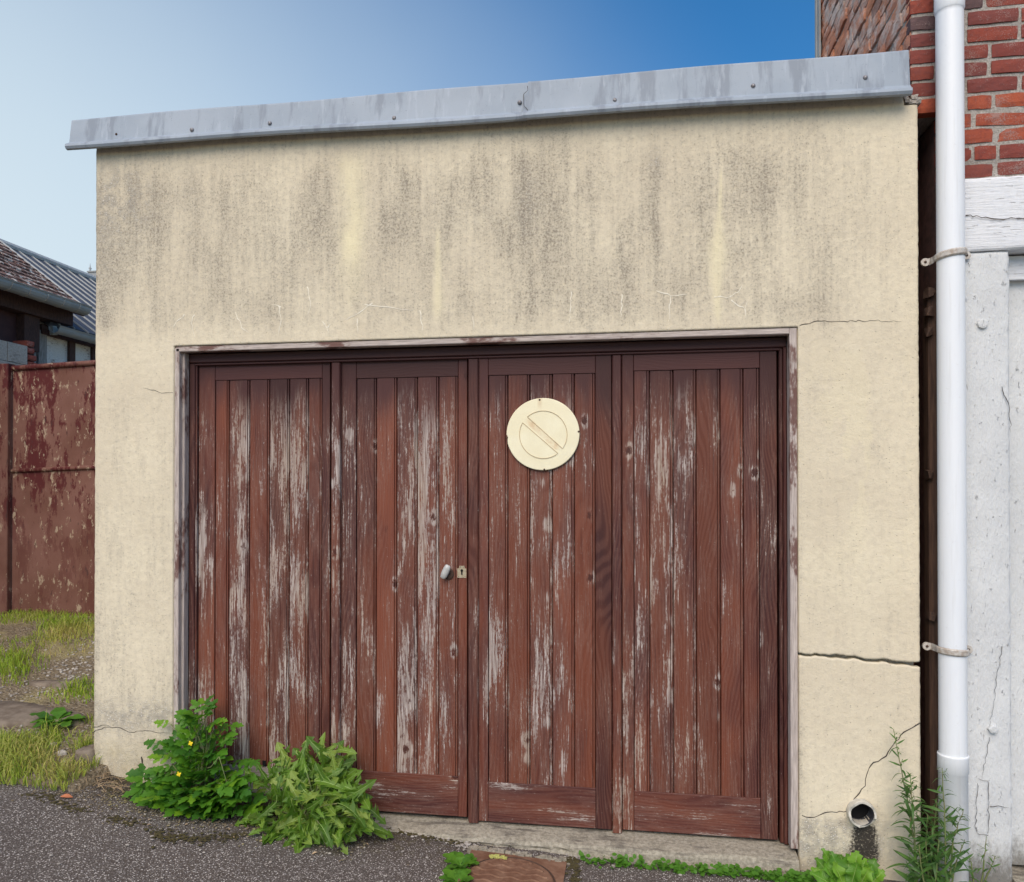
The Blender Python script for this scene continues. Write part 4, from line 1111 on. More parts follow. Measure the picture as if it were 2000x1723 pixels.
for yb in (492, 1275):
    zb_ = wp(1858, yb, -.07).z; b = MB(); hw = .0145
    def strap(dz):
        L = [(dpx - .083, dpy_ + .062, zb_ + dz), (dpx - .062, dpy_ + .058, zb_ + dz), (dpx - .0565, dpy_ + .035, zb_ + dz)]
        L += [(dpx + .0565 * math.cos(math.radians(a)), dpy_ + .0565 * math.sin(math.radians(a)), zb_ + dz) for a in range(180, 361, 15)]
        return L + [(dpx + .0565, dpy_ + .035, zb_ + dz), (dpx + .062, dpy_ + .052, zb_ + dz), (dpx + .083, dpy_ + .054, zb_ + dz)]
    tilt = .010 if yb < 900 else -.004
    vs = []; 
    for (dz, ro) in ((-hw, 0), (-hw * .6, .005), (hw * .6, .005), (hw, 0)):
        for k, p_ in enumerate(strap(dz)):
            c_ = Vector((dpx, dpy_, p_[2])); d_ = (Vector(p_) - c_).normalized(); q_ = Vector(p_) + d_ * ro * (1 if 2 < k < 16 else 0) + Vector((0, -.003 if not 2 < k < 16 else 0, tilt * (p_[0] - dpx) / .08)); vs.append(q_)
    m_ = len(strap(0))
    b.add(vs, [(i * m_ + k, i * m_ + k + 1, (i + 1) * m_ + k + 1, (i + 1) * m_ + k) for i in range(3) for k in range(m_ - 1)])
    for s_ in (-1, 1):
        ex_ = dpx + s_ * .080; b.tube([(ex_, dpy_ + .062, zb_ + tilt * s_), (ex_, dpy_ + .044 if s_ > 0 else dpy_ + .05, zb_ + tilt * s_)], .017, 12)
    br = b.build('bracket', 'galvanised', pipe)
    for s_ in (-1, 1):
        place('screw', sm2, br, Matrix.Translation((dpx + s_ * .080, dpy_ + (.0435 if s_ > 0 else .0495), zb_ + tilt * s_)))

# ================================================================== rusty gate
GY = 2.4
gp = wp(20, 1214, GY)
gate = empty('gate', wp(100, 1212, GY), 'rusty brown sheet metal gate behind the grass', 'gate')
def gx_(px_, y_=1000): return wp(px_, y_, GY).x
gl, gr = gx_(25), gx_(300)
tl = -0.041                     # the gate hangs a little out of level
def tz_(x, py_): return wp(25, py_, GY).z + (x - gl) * 0.036
def slanted(x0, x1, y0, y1, pa, pb2, name, mat, bev=0):
    za0, za1, zb0, zb1 = tz_(x0, pa), tz_(x1, pa), tz_(x0, pb2), tz_(x1, pb2)
    b = MB(); b.add([(x0, y0, zb0), (x1, y0, zb1), (x1, y0, za1), (x0, y0, za0), (x0, y1, zb0), (x1, y1, zb1), (x1, y1, za1), (x0, y1, za0)],
          [(0, 1, 2, 3), (7, 6, 5, 4), (0, 4, 5, 1), (1, 5, 6, 2), (2, 6, 7, 3), (3, 7, 4, 0)])
    return b.build(name, mat, gate)
slanted(gl, gr, GY - .004, GY, 724, 916, 'sheet_panel', 'rusty_sheet')
slanted(gl, gr, GY - .004, GY, 924, 1208, 'sheet_panel', 'rusty_sheet')
for pyr, rr_ in ((720, .024), (920, .019), (1210, .021)):
    b = MB(); b.tube([(gl, GY - .006, tz_(gl, pyr)), (gr, GY - .006, tz_(gr, pyr))], rr_, 10); b.build('rail', 'rusty_sheet', gate, smooth=True)
b = MB(); p0, p1 = gx_(2), gx_(23); b.box(p0, p1, GY - .05, GY + .03, wp(10, 1260, GY).z, wp(10, 712, GY).z, bev=.006); b.build('gate_post', 'rusty_sheet', gate)
b = MB(); b.box(p0 - .06, p0 + .02, GY - .09, GY - .051, wp(2, 952, GY).z, wp(2, 925, GY).z, j=.006); b.build('latch', 'rusty_screw', gate)
xl2 = gx_(-420)
gate2 = MB(); gate2.box(xl2, p0 - .012, GY - .002, GY + .002, wp(0, 1216, GY).z, wp(0, 726, GY).z); g2 = gate2.build('gate_leaf', 'rusty_sheet', gate)
for pyr in (718, 922, 1216):
    b = MB(); b.tube([(xl2, GY - .006, wp(0, pyr, GY).z), (p0 - .004, GY - .006, wp(0, pyr, GY).z)], .022, 10); b.build('rail', 'rusty_sheet', g2, smooth=True)

# ================================================================== old sheds behind the gate
AX, AZ, AY1 = -6.3, 3.60, 4.66
shedA = empty('tiled_shed', (-7.0, 2.0, .5), 'old shed with lichen spotted tile roof and zinc gutter', 'shed')
b = MB(); b.box(-9.5, AX - .28, -1.0, 4.0, .3, 3.62); b.build('wall', 'maroon_cladding', shedA)
b = MB(); b.box(AX - .34, AX - .24, wX(45, -6.57).y, wX(60, -6.57).y, .3, 3.45); b.build('corner_post', 'dark_timber', shedA)
b = MB(); b.box(AX - .55, AX - .18, wX(46, -6.48).y, wX(76, -6.48).y, 3.02, 3.42); b.build('recess_shade_box', 'dark_timber', shedA)  # dark box stands in for the shaded recess between the sheds
b = MB(); b.box(-7.6, AX - .121, -1, 4.60, 3.40, 3.439); b.build('soffit', 'dark_timber', shedA)
b = MB(); b.box(AX - .2, AX - .12, -1, 4.6, 3.44, 3.60); b.build('eaves_board', 'dark_timber', shedA)
rise = math.tan(math.radians(36.5))
def roofpt(d, y, x0=AX, z0=AZ): return Vector((x0 - d, y, z0 + d * rise))
b = MB(); vs = [roofpt(-.02, -1), roofpt(-.02, AY1), roofpt(3, AY1), roofpt(3, -1)]; nrm_ = Vector((math.sin(math.radians(36.5)), 0, math.cos(math.radians(36.5))))
b.add([v_ - nrm_ * .012 for v_ in vs] + [v_ - nrm_ * .08 for v_ in vs], [(0, 1, 2, 3), (7, 6, 5, 4), (0, 4, 5, 1), (1, 5, 6, 2), (2, 6, 7, 3), (3, 7, 4, 0)])
rA = b.build('roof', 'dark_timber', shedA)
tm = []
for k in range(5):
    r_ = random.Random(k); b = MB(); b.box(0, .95, 0, 1.25, 0, 1, j=.04); m_t = b.mesh('roof_tile'); m_t.materials.append(M['roof_tile']); tm.append(m_t)
cs, sn = math.cos(math.radians(36.5)), math.sin(math.radians(36.5))
base_rot = Matrix(((0, -cs, sn, 0), (1, 0, 0, 0), (0, sn, cs, 0), (0, 0, 0, 1)))     # tile x along the eave, y up the slope
for r_i in range(16):
    d = r_i * .115 * cs; yy = 2.6 + (.06 if r_i % 2 else 0)
    while yy < AY1 - .02:
        w_ = rnd.uniform(.13, .17); w_ = min(w_, AY1 - yy)
        mw = Matrix.Translation(roofpt(d, yy) + nrm_ * rnd.uniform(0, .008)) @ base_rot @ Matrix.Rotation(math.radians(-7) + rnd.uniform(-.03, .03), 4, 'X') @ Matrix.Rotation(rnd.uniform(-.05, .05), 4, 'Z') @ Matrix.Diagonal((w_, .135, .016, 1))
        place('roof_tile', rnd.choice(tm), rA, mw)
        yy += w_ + .004
b = MB(); b.tube([roofpt(-.02, AY1 + .012) + nrm_ * .012, roofpt(3, AY1 + .012) + nrm_ * .012], .016, 6); b.build('verge_strip', 'gutter_zinc', rA)
def gutter(name, x, z, y0, y1, r_, parent, seams):
    b = MB(); prf = [(r_ * math.cos(math.radians(a)), r_ * math.sin(math.radians(a))) for a in range(180, 361, 20)]
    prf = [(-r_, .01)] + prf + [(r_ + .012, .012), (r_ + .006, .0), (r_ - .006, -.01)] + [((r_ - .006) * math.cos(math.radians(a)), (r_ - .006) * math.sin(math.radians(a))) for a in range(340, 179, -20)]
    b.extrude([(a, 0, c) for a, c in prf], (x, y0, z), (x, y1, z)); g_ = b.build(name, 'gutter_zinc', parent)
    for ys_ in seams:
        b = MB(); pr2 = [((r_ + .004) * math.cos(math.radians(a)), (r_ + .004) * math.sin(math.radians(a))) for a in range(180, 361, 20)]; b.extrude([(a, 0, c) for a, c in pr2], (x, ys_, z), (x, ys_ + .012, z)); b.build('gutter_seam', 'galvanised', g_)
    return g_
gutter('gutter', AX + .09, AZ - .015, -1, wX(166, AX + .1).y, .085, shedA, [3.38, 3.62, 3.86, 4.10, 4.34])

shedB = empty('metal_roofed_shed', (-7.2, 8.0, .5), 'half timbered shed with ribbed grey metal roof', 'shed')
BX, BZ = -6.5, 3.40
b = MB(); b.box(-9.0, -6.62, 4.25, 13.5, .3, 3.40); wB = b.build('wall', 'plaster', shedB)
for (a, c) in ((72, 88), (133, 144), (178, 186)):
    y0, y1 = wX(a, -6.6).y, wX(c, -6.6).y
    b = MB(); b.box(-6.66, -6.585, y0, y1, .3, 3.30); b.build('timber_post', 'grey_timber' if a == 72 else 'dark_timber', shedB)
b = MB(); b.box(-6.66, -6.57, 4.3, 13.5, 3.26, 3.37); b.build('wall_plate', 'dark_timber', shedB)
b = MB(); Bd = 2.0; riseB = (4.85 - BZ) / Bd
vs = [Vector((BX - d, y, BZ + d * riseB)) for (d, y) in ((0, 4.35), (0, 14), (Bd, 14), (Bd, 4.35))]; aB = math.atan(riseB); nB = Vector((math.sin(aB), 0, math.cos(aB)))
b.add(vs + [v_ - nB * .06 for v_ in vs], [(0, 1, 2, 3), (7, 6, 5, 4), (0, 4, 5, 1), (1, 5, 6, 2), (2, 6, 7, 3), (3, 7, 4, 0)])
rB = b.build('roof', 'roof_sheet', shedB)
y = 4.45
while y < 13.9:
    b = MB(); A_, B_ = Vector((BX + .03, y, BZ - .02)), Vector((BX - Bd, y, BZ + Bd * riseB))
    b.extrude([(0, -.008, 0), tuple(nB * .018 + Vector((0, -.004, 0))), tuple(nB * .018 + Vector((0, .004, 0))), (0, .008, 0)], A_, B_)
    b.build('roof_rib', 'gutter_zinc', rB); y += .235
b = MB(); b.tube([(BX - Bd, 4.3, BZ + Bd * riseB + .02), (BX - Bd, 14, BZ + Bd * riseB + .02)], .05, 8); b.build('ridge_cap', 'ridge_white', rB)
gutter('gutter', BX + .08, BZ - .07, 4.30, 13.8, .07, shedB, [4.9, 5.6, 6.6])
b = MB(); p0 = wp(105, 640, wX(105, -6.45).y); b.box(-6.50, -6.45, wX(102, -6.45).y, wX(110, -6.45).y, p0.z - .08, p0.z + .02, j=.006); b.build('gutter_bracket', 'gutter_zinc', shedB)

bw = empty('block_wall', (-6.3, 2.5, .4), 'concrete block wall with brick end behind the gate', 'wall')
y1b = wX(52, -6.2).y; zt_ = wX(52, -6.2, 676).z
for r_i in range(12):
    zb_ = zt_ - .20 - r_i * .20
    y0_ = y1b - (.50 if r_i % 2 else .25)
    b = MB(); b.box(-6.4, -6.2, y0_, y1b, zb_ + .006, zb_ + .2, bev=.0); b.build('concrete_block', 'block_concrete', bw)
    while y0_ > 1.6:
        b = MB(); b.box(-6.4, -6.2 + rnd.uniform(-.003, .003), y0_ - .5, y0_ - .008, zb_ + .006, zb_ + .2); b.build('concrete_block', 'block_concrete', bw); y0_ -= .5
y2b = wX(71, -6.2).y
z = .4; 
while z < zt_ + .02:
    place('brick', rnd.choice(UB), bw, Matrix.Translation((-6.2, y1b + .01, z)) @ Matrix.Rotation(math.pi / 2, 4, 'Z') @ Matrix.Diagonal((max(.1, y2b - y1b - (.06 if z > zt_ - .12 else 0)), .18, .062, 1)), color=(.35, .1, rnd.random())); z += .072

fh = wp(182, 556, 30)
far = empty('far_roof', (fh.x, 30, 0), 'grey chimney with small spike finial far behind the sheds', 'chimney')
b = MB(); c0 = wp(172, 532, 30); c1 = wp(215, 700, 30); b.box(c0.x, c1.x, 30, 31, 0, c0.z); b.build('stack', 'far_stone', far)
b = MB(); b.box(c0.x - .04, c1.x + .1, 29.96, 31.04, c0.z + .001, c0.z + .06); b.build('cap', 'far_stone', far)
f0 = wp(176, 530, 30.2); b = MB(); b.tube([(f0.x, 30.2, c0.z), (f0.x, 30.2, c0.z + .12), (f0.x, 30.2, c0.z + .16), (f0.x, 30.2, c0.z + .26), (f0.x, 30.2, c0.z + .30), (f0.x, 30.2, c0.z + .50)], [.05, .07, .03, .07, .025, .005], 8); b.build('finial', 'far_stone', far, smooth=True)

# ================================================================== drain cover
mh = empty('drain_cover', (-.49, -.30, gz(np.array([-.49]), np.array([-.3]))[0]), 'rusty cast iron drain cover set in the asphalt below the sill', 'drain cover')
mz = WO[mh.name].z + .012; mx0, mx1, my0, my1 = -.695, -.275, -.52, -.122
tilt_ = Matrix.Translation((-.49, -.3, mz)) @ Matrix.Rotation(.055, 4, 'Y') @ Matrix.Translation((.49, .3, -mz))
def tilted(b): b.v = [tuple(tilt_ @ Vector(p)) for p in b.v]; return b
b = MB(); b.box(mx0, mx1, my0, my1, mz - .06, mz)
n_ = 48; cc_ = (-.49, -.335); rc0 = .178
tilted(b).build('frame', 'cast_iron', mh)
b = MB(); b.tube([(cc_[0] + (rc0 + .006) * math.cos(2 * math.pi * k / n_), cc_[1] + (rc0 + .006) * math.sin(2 * math.pi * k / n_), mz + .0005) for k in range(n_ + 1)], .004, 6); tilted(b).build('rim', 'rusty_screw', mh, smooth=True)
b = MB(); b.tube([(cc_[0], cc_[1], mz - .02), (cc_[0], cc_[1], mz + .003), (cc_[0], cc_[1], mz + .005)], [rc0, rc0, rc0 - .004], n_); tilted(b).build('lid', 'cast_iron', mh)
for k in range(7):
    yy = cc_[1] + .14 - k * .045; hw = math.sqrt(max(.0004, (rc0 - .02) ** 2 - (yy - cc_[1]) ** 2))
    b = MB(); b.tube([(cc_[0] - hw + 2 * hw * t / 20, yy + .008 * math.sin(t * 1.1 + k), mz + .0055) for t in range(21)], .0055, 5); tilted(b).build('ridge', 'cast_iron', mh)
b = MB(); vs = []
mp_ = wz(970, 1679, mz)
for k in range(26): b.box(*(lambda x_, y_, s_: (x_ - s_, x_ + s_, y_ - s_, y_ + s_, mz + .003, mz + .009))(mp_.x + rnd.gauss(0, .018), mp_.y + rnd.gauss(0, .007), rnd.uniform(.003, .008)), j=.002)
tag(tilted(b).build('yellow_moss', 'moss_yellow', None), 'small patch of yellow moss lying on the rusty drain cover', 'moss', kind='stuff')
# pale mortar around the cover
b = MB()
for k in range(70):
    x_ = -.72 + .46 * rnd.random(); y_ = -.118 + .030 * rnd.random(); s_ = rnd.uniform(.006, .016); z_ = gz(np.array([x_]), np.array([y_]))[0]
    b.box(x_ - s_, x_ + s_ * 1.3, y_ - s_, y_ + s_, z_ - .02, z_ + rnd.uniform(.004, .012), j=.004)
b.build('mortar_bed', 'sill_concrete', mh)

# ================================================================== plants
def strip_leaf(wl, n=12, arch=.25, cup=.15, tw=0.0, seed=0, L=1.0, wav=0.0, w2=None):
    """leaf along +y of length 1; wl(t) half width"""
    r_ = random.Random(seed); vs, fs = [], []
    for i in range(n + 1):
        t = i / n; y_ = math.sin(arch * 1.6 * t) / (arch * 1.6) if arch else t; z_ = -arch * t * t
        wa, wb = wl(t) * (1 + r_.uniform(-.12, .12)), (w2 or wl)(t) * (1 + r_.uniform(-.12, .12))
        sl = 0.0
        vs += [(-wa, y_ + sl, z_ + cup * wa + wav * math.sin(t * 19 + seed) * wa), (0, y_, z_), (wb, y_ + sl, z_ + cup * wb + wav * math.cos(t * 17 + seed) * wb)]
        if i: a = 3 * i; fs += [(a - 3, a - 2, a + 1, a), (a - 2, a - 1, a + 2, a + 1)]
    return vs, fs
def leaf_data(name, parts, mat):
    b = MB()
    for (vs, fs, mw) in parts: b.add([mw @ Vector(p) for p in vs], fs)
    m = b.mesh(name); m.polygons.foreach_set('use_smooth', [True] * len(m.polygons)); m.materials.append(M[mat]); return m
def orient(pos, d, up, s):
    d = Vector(d).normalized(); x_ = d.cross(Vector(up)); x_ = x_.normalized() if x_.length > 1e-4 else Vector((1, 0, 0)); z_ = x_.cross(d)
    return Matrix.Translation(pos) @ Matrix(((x_.x, d.x, z_.x, 0), (x_.y, d.y, z_.y, 0), (x_.z, d.z, z_.z, 0), (0, 0, 0, 1))) @ Matrix.Scale(s, 4)
def T2(x_, y_, ang, s): return Matrix.Translation((x_, y_, 0)) @ Matrix.Rotation(ang, 4, 'Z') @ Matrix.Scale(s, 4)

def lobed(t, k=2.6, a=.30): return max(.012, .36 * math.sin(math.pi * min(1, t * .96 + .04)) ** .7 * (1 - a * (0.5 - 0.5 * math.cos(2 * math.pi * k * t))) )
CEL = []
for k in range(5):
    r_ = random.Random(k + 3); parts = []
    tip = strip_leaf(lambda t: lobed(t, 3, .42), 12, .2, .12, seed=k); parts.append((*tip, T2(0, .55, 0, .55)))
    for (y_, s_) in ((.52, .40), (.22, .34)):
        for sg in (-1, 1):
            lf = strip_leaf(lambda t: lobed(t, 2.5, .40), 9, .25, .1, seed=k * 7 + int(y_ * 10) + sg); parts.append((*lf, T2(0, y_, -sg * (1.05 + r_.uniform(-.15, .15)), s_ * r_.uniform(.85, 1.1)) @ Matrix.Rotation(r_.uniform(-.25, .25), 4, 'X')))
    rs = strip_leaf(lambda t: .012, 4, 0, 0); parts.append((*rs, Matrix.Diagonal((1, .6, 1, 1))))
    CEL.append(leaf_data('celandine_leaf', parts, 'leaf_celandine'))
def lobed_leaf(k, nl=5, w=.17, arch=.4, back=.05, core=.022, tipw=.12, curl=.06):
    """long leaf cut into backward pointing lobes on both sides of a narrow blade"""
    r_ = random.Random(k * 17 + 3); vs, fs = [], []
    def P(x, t, dz=0): return (x, math.sin(arch * 1.6 * t) / (arch * 1.6), -arch * t * t + abs(x) * .35 + dz)
    for sg in (-1, 1):
        for i in range(nl):
            t0 = .14 + .66 * i / nl; t1 = t0 + .66 / nl; env = w * math.sin(math.pi * (.22 + .66 * (i + .5) / nl)) * r_.uniform(.6, 1.25)
            n = len(vs); dz = r_.uniform(-curl, curl)
            vs += [P(0, t0), P(sg * core, t0), P(sg * env * .62, t0 + .01, dz * .5), P(sg * env, t0 - back * r_.uniform(.3, 1.2), dz), P(sg * env * .60, t0 + .55 * (t1 - t0), dz * .6), P(sg * core * 1.5, t1), P(0, t1)]
            fs += [(n, n + 1, n + 2, n + 4, n + 5, n + 6), (n + 2, n + 3, n + 4)]
        n = len(vs); vs += [P(0, .80), P(sg * core, .80), P(sg * tipw, .78, r_.uniform(-curl, curl)), P(sg * tipw * .62, .88), P(sg * tipw * .30, .95), P(0, 1.0)]
        fs += [(n, n + 1, n + 3, n + 4, n + 5), (n + 1, n + 2, n + 3)]
        n = len(vs); vs += [P(0, 0), P(sg * .012, 0), P(sg * core, .14), P(0, .14)]; fs += [(n, n + 1, n + 2, n + 3)]
    rib = []; m = 7
    rv = [P(sx * .010 * (1 - .8 * i / m), i / m * .96, .012) for i in range(m + 1) for sx in (-1, 1)]
    rf = [(2 * i, 2 * i + 1, 2 * i + 3, 2 * i + 2) for i in range(m)]
    return (vs, fs), (rv, rf)
def ribbed_leaf(name, blade, rib, mat):
    b = MB(); b.add(*blade); nf = len(b.f); b.add(*rib); m = b.mesh(name); m.materials.append(M[mat]); m.materials.append(M['midrib'])
    for p_ in m.polygons: p_.material_index = 1 if p_.index >= nf else 0
    return m
THI = [ribbed_leaf('thistle_leaf', *lobed_leaf(k, 3 + k % 2, .21 + .03 * (k % 2), .2 + .3 * (k % 3), .06, .05, .17, .10), 'leaf_thistle') for k in range(8)]
LET = []
for k in range(5):
    ar = .12 + .12 * k
    bl = strip_leaf(lambda t: max(.02, (.035 + .14 * math.sin(math.pi * min(1, t * .80)) ** 1.2 * (1 - .22 * math.cos(t * 44 + k))) if t < .94 else .055), 36, ar, .40, seed=k, wav=.5)
    m_ = 8; rv = [(sx * .011 * (1 - .8 * i / m_), math.sin(ar * 1.6 * i / m_ * .95) / (ar * 1.6), -ar * (i / m_ * .95) ** 2 + .006) for i in range(m_ + 1) for sx in (-1, 1)]
    LET.append(ribbed_leaf('lettuce_leaf', bl, (rv, [(2 * i, 2 * i + 1, 2 * i + 3, 2 * i + 2) for i in range(m_)]), 'leaf_lettuce'))
FLE = []
for k in range(4):
    lf = strip_leaf(lambda t: .006 + .075 * math.sin(math.pi * t) ** .9, 6, .3 + .25 * k, .3, seed=k); FLE.append(leaf_data('narrow_leaf', [(*lf, Matrix.Identity(4))], 'leaf_fleabane'))
ROS = []
for k in range(3):
    lf = strip_leaf(lambda t: max(.03, .04 + .22 * math.sin(math.pi * min(1, max(0, t - .25) / .78)) ** .8 * (1 - .12 * math.cos(t * 30))), 14, .3, .2, seed=k, wav=.15); ROS.append(leaf_data('rosette_leaf', [(*lf, Matrix.Identity(4))], 'leaf_creeper'))
CAMV = lambda p: (CAM - p).normalized()
def gnd(x, y): return float(gz(np.array([x]), np.array([y]))[0])
def curve(a, b_, sag=.15, n=5):
    a, b_ = Vector(a), Vector(b_); mid = (a + b_) / 2 + Vector((0, 0, sag * (b_ - a).length)) + Vector((a.x - b_.x, a.y - b_.y, 0)) * .15
    return [a * (1 - t) ** 2 + mid * 2 * t * (1 - t) + b_ * t * t for t in [i / n for i in range(n + 1)]]

# greater celandine
rx = wp(385, 1585, -.10).x
cel = empty('celandine_plant', (rx, -.10, gnd(rx, -.1)), 'bushy weed with lobed leaves and yellow flowers at the foot of the jamb', 'plant')
root = WO[cel.name]
stems = MB()
blobs = [(365, 1572, 88, 34, -.20, 46), (440, 1568, 64, 36, -.20, 34), (330, 1530, 62, 42, -.13, 32), (400, 1525, 72, 44, -.13, 38), (450, 1535, 45, 28, -.16, 12), (375, 1490, 66, 34, -.09, 30), (390, 1450, 56, 28, -.07, 22), (392, 1418, 44, 26, -.05, 16), (395, 1392, 30, 20, -.05, 7)]
pts_ = []
for (bx, by, ax, ay, Yb, n) in blobs:
    for k in range(n):
        a_, r_ = rnd.random() * 2 * math.pi, math.sqrt(rnd.random()); pts_.append((bx + ax * r_ * math.cos(a_), by + ay * r_ * math.sin(a_), Yb + rnd.uniform(-.06, .06)))
pts_ += [(318, 1412, -.06), (452, 1418, -.03), (300, 1452, -.05), (478, 1495, -.05), (492, 1490, -.06), (468, 1490, -.05), (285, 1560, -.18), (272, 1545, -.15), (410, 1382, -.04), (355, 1405, -.05)]
for (a, c, Yb) in pts_:
    p = wp(a, c, Yb); p.z = max(p.z, gnd(p.x, p.y) + .03)
    ctr = Vector((rx + (p.x - rx) * .35, -.07, p.z - .06)); d = (p - ctr); d.z *= .5; d = d.normalized() + Vector((rnd.uniform(-.45, .45), rnd.uniform(-.5, .1), rnd.uniform(-.2, .35)))
    s_ = rnd.uniform(.085, .135) * (1.0 if c > 1450 else .85)
    up = Vector((rnd.uniform(-.4, .4), -.55 + rnd.uniform(-.3, .2), 1)); 
    place('leaf', rnd.choice(CEL), cel, orient(p - d.normalized() * s_ * .5, d, up, s_))
    if rnd.random() < .6: stems.tube(curve((root.x + rnd.uniform(-.06, .06), root.y + rnd.uniform(-.03, .05), root.z), p - d.normalized() * s_ * .5), .0022, 5, cap=False)
stems.tube([wp(470, 1590, -.2), wp(452, 1560, -.2), wp(438, 1512, -.2), wp(428, 1478, -.2)], .0018, 5); stems.tube([wp(428, 1478, -.2), wp(412, 1498, -.2), wp(405, 1500, -.2)], .0018, 5)
stems.build('stem', 'stem', cel, smooth=True)
for (a, c) in ((349, 1512), (372, 1452), (254, 1512)):
    p = wp(a, c, -.22 if a > 300 else -.12); b = MB()
    for k in range(4):
        t = k * math.pi / 2 + .4; vs, fs = strip_leaf(lambda t_: .05 + .35 * math.sin(math.pi * min(1, t_ * .9)), 4, .3, -.2); mw = orient(p, (math.cos(t), -.3, math.sin(t)), (0, -1, .3), .0115); b.add([mw @ Vector(q_) for q_ in vs], fs)
    b.build('flower', 'petal', cel)

# sow thistle clump
tx = wp(600, 1610, -.13).x
thi = empty('thistle_clump', (tx, -.13, gnd(tx, -.13)), 'sprawling clump of jagged dandelion like leaves before the second door leaf', 'plant')
root = WO[thi.name]; stems = MB()
blobs = [(600, 1500, 70, 38, -.07, 34), (650, 1490, 40, 36, -.06, 12), (540, 1540, 60, 38, -.12, 26), (615, 1555, 80, 40, -.16, 36), (560, 1600, 85, 35, -.22, 34), (650, 1600, 70, 34, -.22, 28), (600, 1632, 90, 18, -.28, 28), (700, 1600, 36, 16, -.18, 10), (680, 1540, 28, 40, -.10, 10)]
pts_ = []
for (bx, by, ax, ay, Yb, n) in blobs:
    for k in range(n):
        a_, r_ = rnd.random() * 2 * math.pi, math.sqrt(rnd.random()); pts_.append((bx + ax * r_ * math.cos(a_), by + ay * r_ * math.sin(a_), Yb + rnd.uniform(-.05, .05)))
pts_ += [(642, 1462, -.04), (628, 1468, -.05), (655, 1470, -.04), (545, 1480, -.05), (580, 1472, -.05), (740, 1612, -.17), (735, 1590, -.10), (485, 1600, -.22)]
for (a, c, Yb) in pts_:
    p = wp(a, c, Yb); p.z = max(p.z, gnd(p.x, p.y) + .02)
    low = p.z < root.z + .12
    d = Vector((p.x - root.x, (p.y - root.y) - .05, (p.z - root.z) * (.35 if low else 1.1) + .04)).normalized() + Vector((rnd.uniform(-.9, .9), rnd.uniform(-.8, .2), rnd.uniform(-.6, .4)))
    s_ = rnd.uniform(.085, .17); up = Vector((rnd.uniform(-1.2, 1.2), -.5 + rnd.uniform(-.5, .5), .9)) if d.z < .6 else Vector((rnd.uniform(-.5, .5), -1, .2))
    base = p - d.normalized() * s_ * .6
    base.z = max(base.z, gnd(base.x, base.y) + .012)
    place('leaf', rnd.choice(THI), thi, orient(base, d, up, s_))
    if rnd.random() < .25: stems.tube(curve((root.x + rnd.uniform(-.05, .05), root.y + rnd.uniform(-.03, .04), root.z), base), .0035, 5, cap=False)
stems.build('stem', 'stem', thi, smooth=True)

# lettuce like plant under the drain stub
lx = wp(1662, 1723, -.15).x
let = empty('broad_leaf_weed', (lx, -.13, gnd(lx, -.13)), 'bright green broad leaved weed under the drain pipe stub', 'plant'); root = WO[let.name]
for (tx_, ty_, Yb) in [(1606, 1668, -.12), (1628, 1656, -.10), (1650, 1648, -.08), (1672, 1650, -.09), (1690, 1662, -.09), (1712, 1668, -.12), (1728, 1690, -.13), (1596, 1692, -.15), (1640, 1682, -.18), (1668, 1688, -.20), (1698, 1694, -.18), (1614, 1706, -.2), (1640, 1664, -.13), (1660, 1668, -.14), (1684, 1676, -.15), (1618, 1684, -.16), (1706, 1684, -.16)]:
    p = wp(tx_, ty_ + 6, Yb); base = root + Vector(((p.x - root.x) * .35, rnd.uniform(-.01, .01), -.01)); d = p - base; L_ = d.length * rnd.uniform(.85, 1.08)
    place('leaf', rnd.choice(LET), let, orient(base, d, Vector(((p.x - root.x) * -6 + rnd.uniform(-.6, .6), -1, .35)), L_))

# tall narrow leaved weeds
def fleabane(name, label, stemspec, nleaf, seed, ls=1.0, group=None):
    r_ = random.Random(seed); st = MB(); first = stemspec[0][0]
    p0 = wp(first[0], first[1], first[2]); root = Vector((p0.x, first[2], gnd(p0.x, first[2])))
    pl = empty(name, root, label, 'plant', group)
    for path in stemspec:
        P = [wp(*a) for a in path]; P[0].z = min(P[0].z, root.z)
        Q = []
        for i in range(len(P) - 1):
            for k in range(6): Q.append(P[i].lerp(P[i + 1], k / 6) + Vector((r_.uniform(-.002, .002), r_.uniform(-.002, .002), 0)))
        Q.append(P[-1]); n = len(Q); st.tube(Q, [.0042 * (1 - .72 * i / n) for i in range(n)], 6)
        Lt = sum((Q[i + 1] - Q[i]).length for i in range(n - 1)); nl = max(10, int(nleaf * Lt / .6))
        for k in range(nl):
            t = (k + r_.random()) / nl; i = min(n - 2, int(t * (n - 1))); p = Q[i].lerp(Q[i + 1], t * (n - 1) - i)
            a_ = k * 2.4 + r_.uniform(-.4, .4); s_ = (.085 * (1 - t) ** .8 + .026) * r_.uniform(.75, 1.2) * ls
            d = Vector((math.cos(a_), math.sin(a_) * .8 - .15, r_.uniform(.25, .9))); 
            place('leaf', FLE[r_.randrange(4)], pl, orient(p, d, (0, 0, 1) if r_.random() < .7 else (0, -1, .3), s_))
            if t > .5 and r_.random() < .45:      # side twigs with small leaves
                q_ = p + d.normalized() * r_.uniform(.02, .06) * (1.35 - t); st.tube([p, q_], .0010, 4)
                for kk in range(4):
                    d2 = Vector((r_.uniform(-1, 1), r_.uniform(-1, .4), r_.uniform(0, 1.2))); place('leaf', FLE[r_.randrange(4)], pl, orient(p.lerp(q_, r_.uniform(.5, 1)), d2, (0, 0, 1), r_.uniform(.012, .024) * ls))
    st.build('stem', 'stem', pl, smooth=True)
    return pl
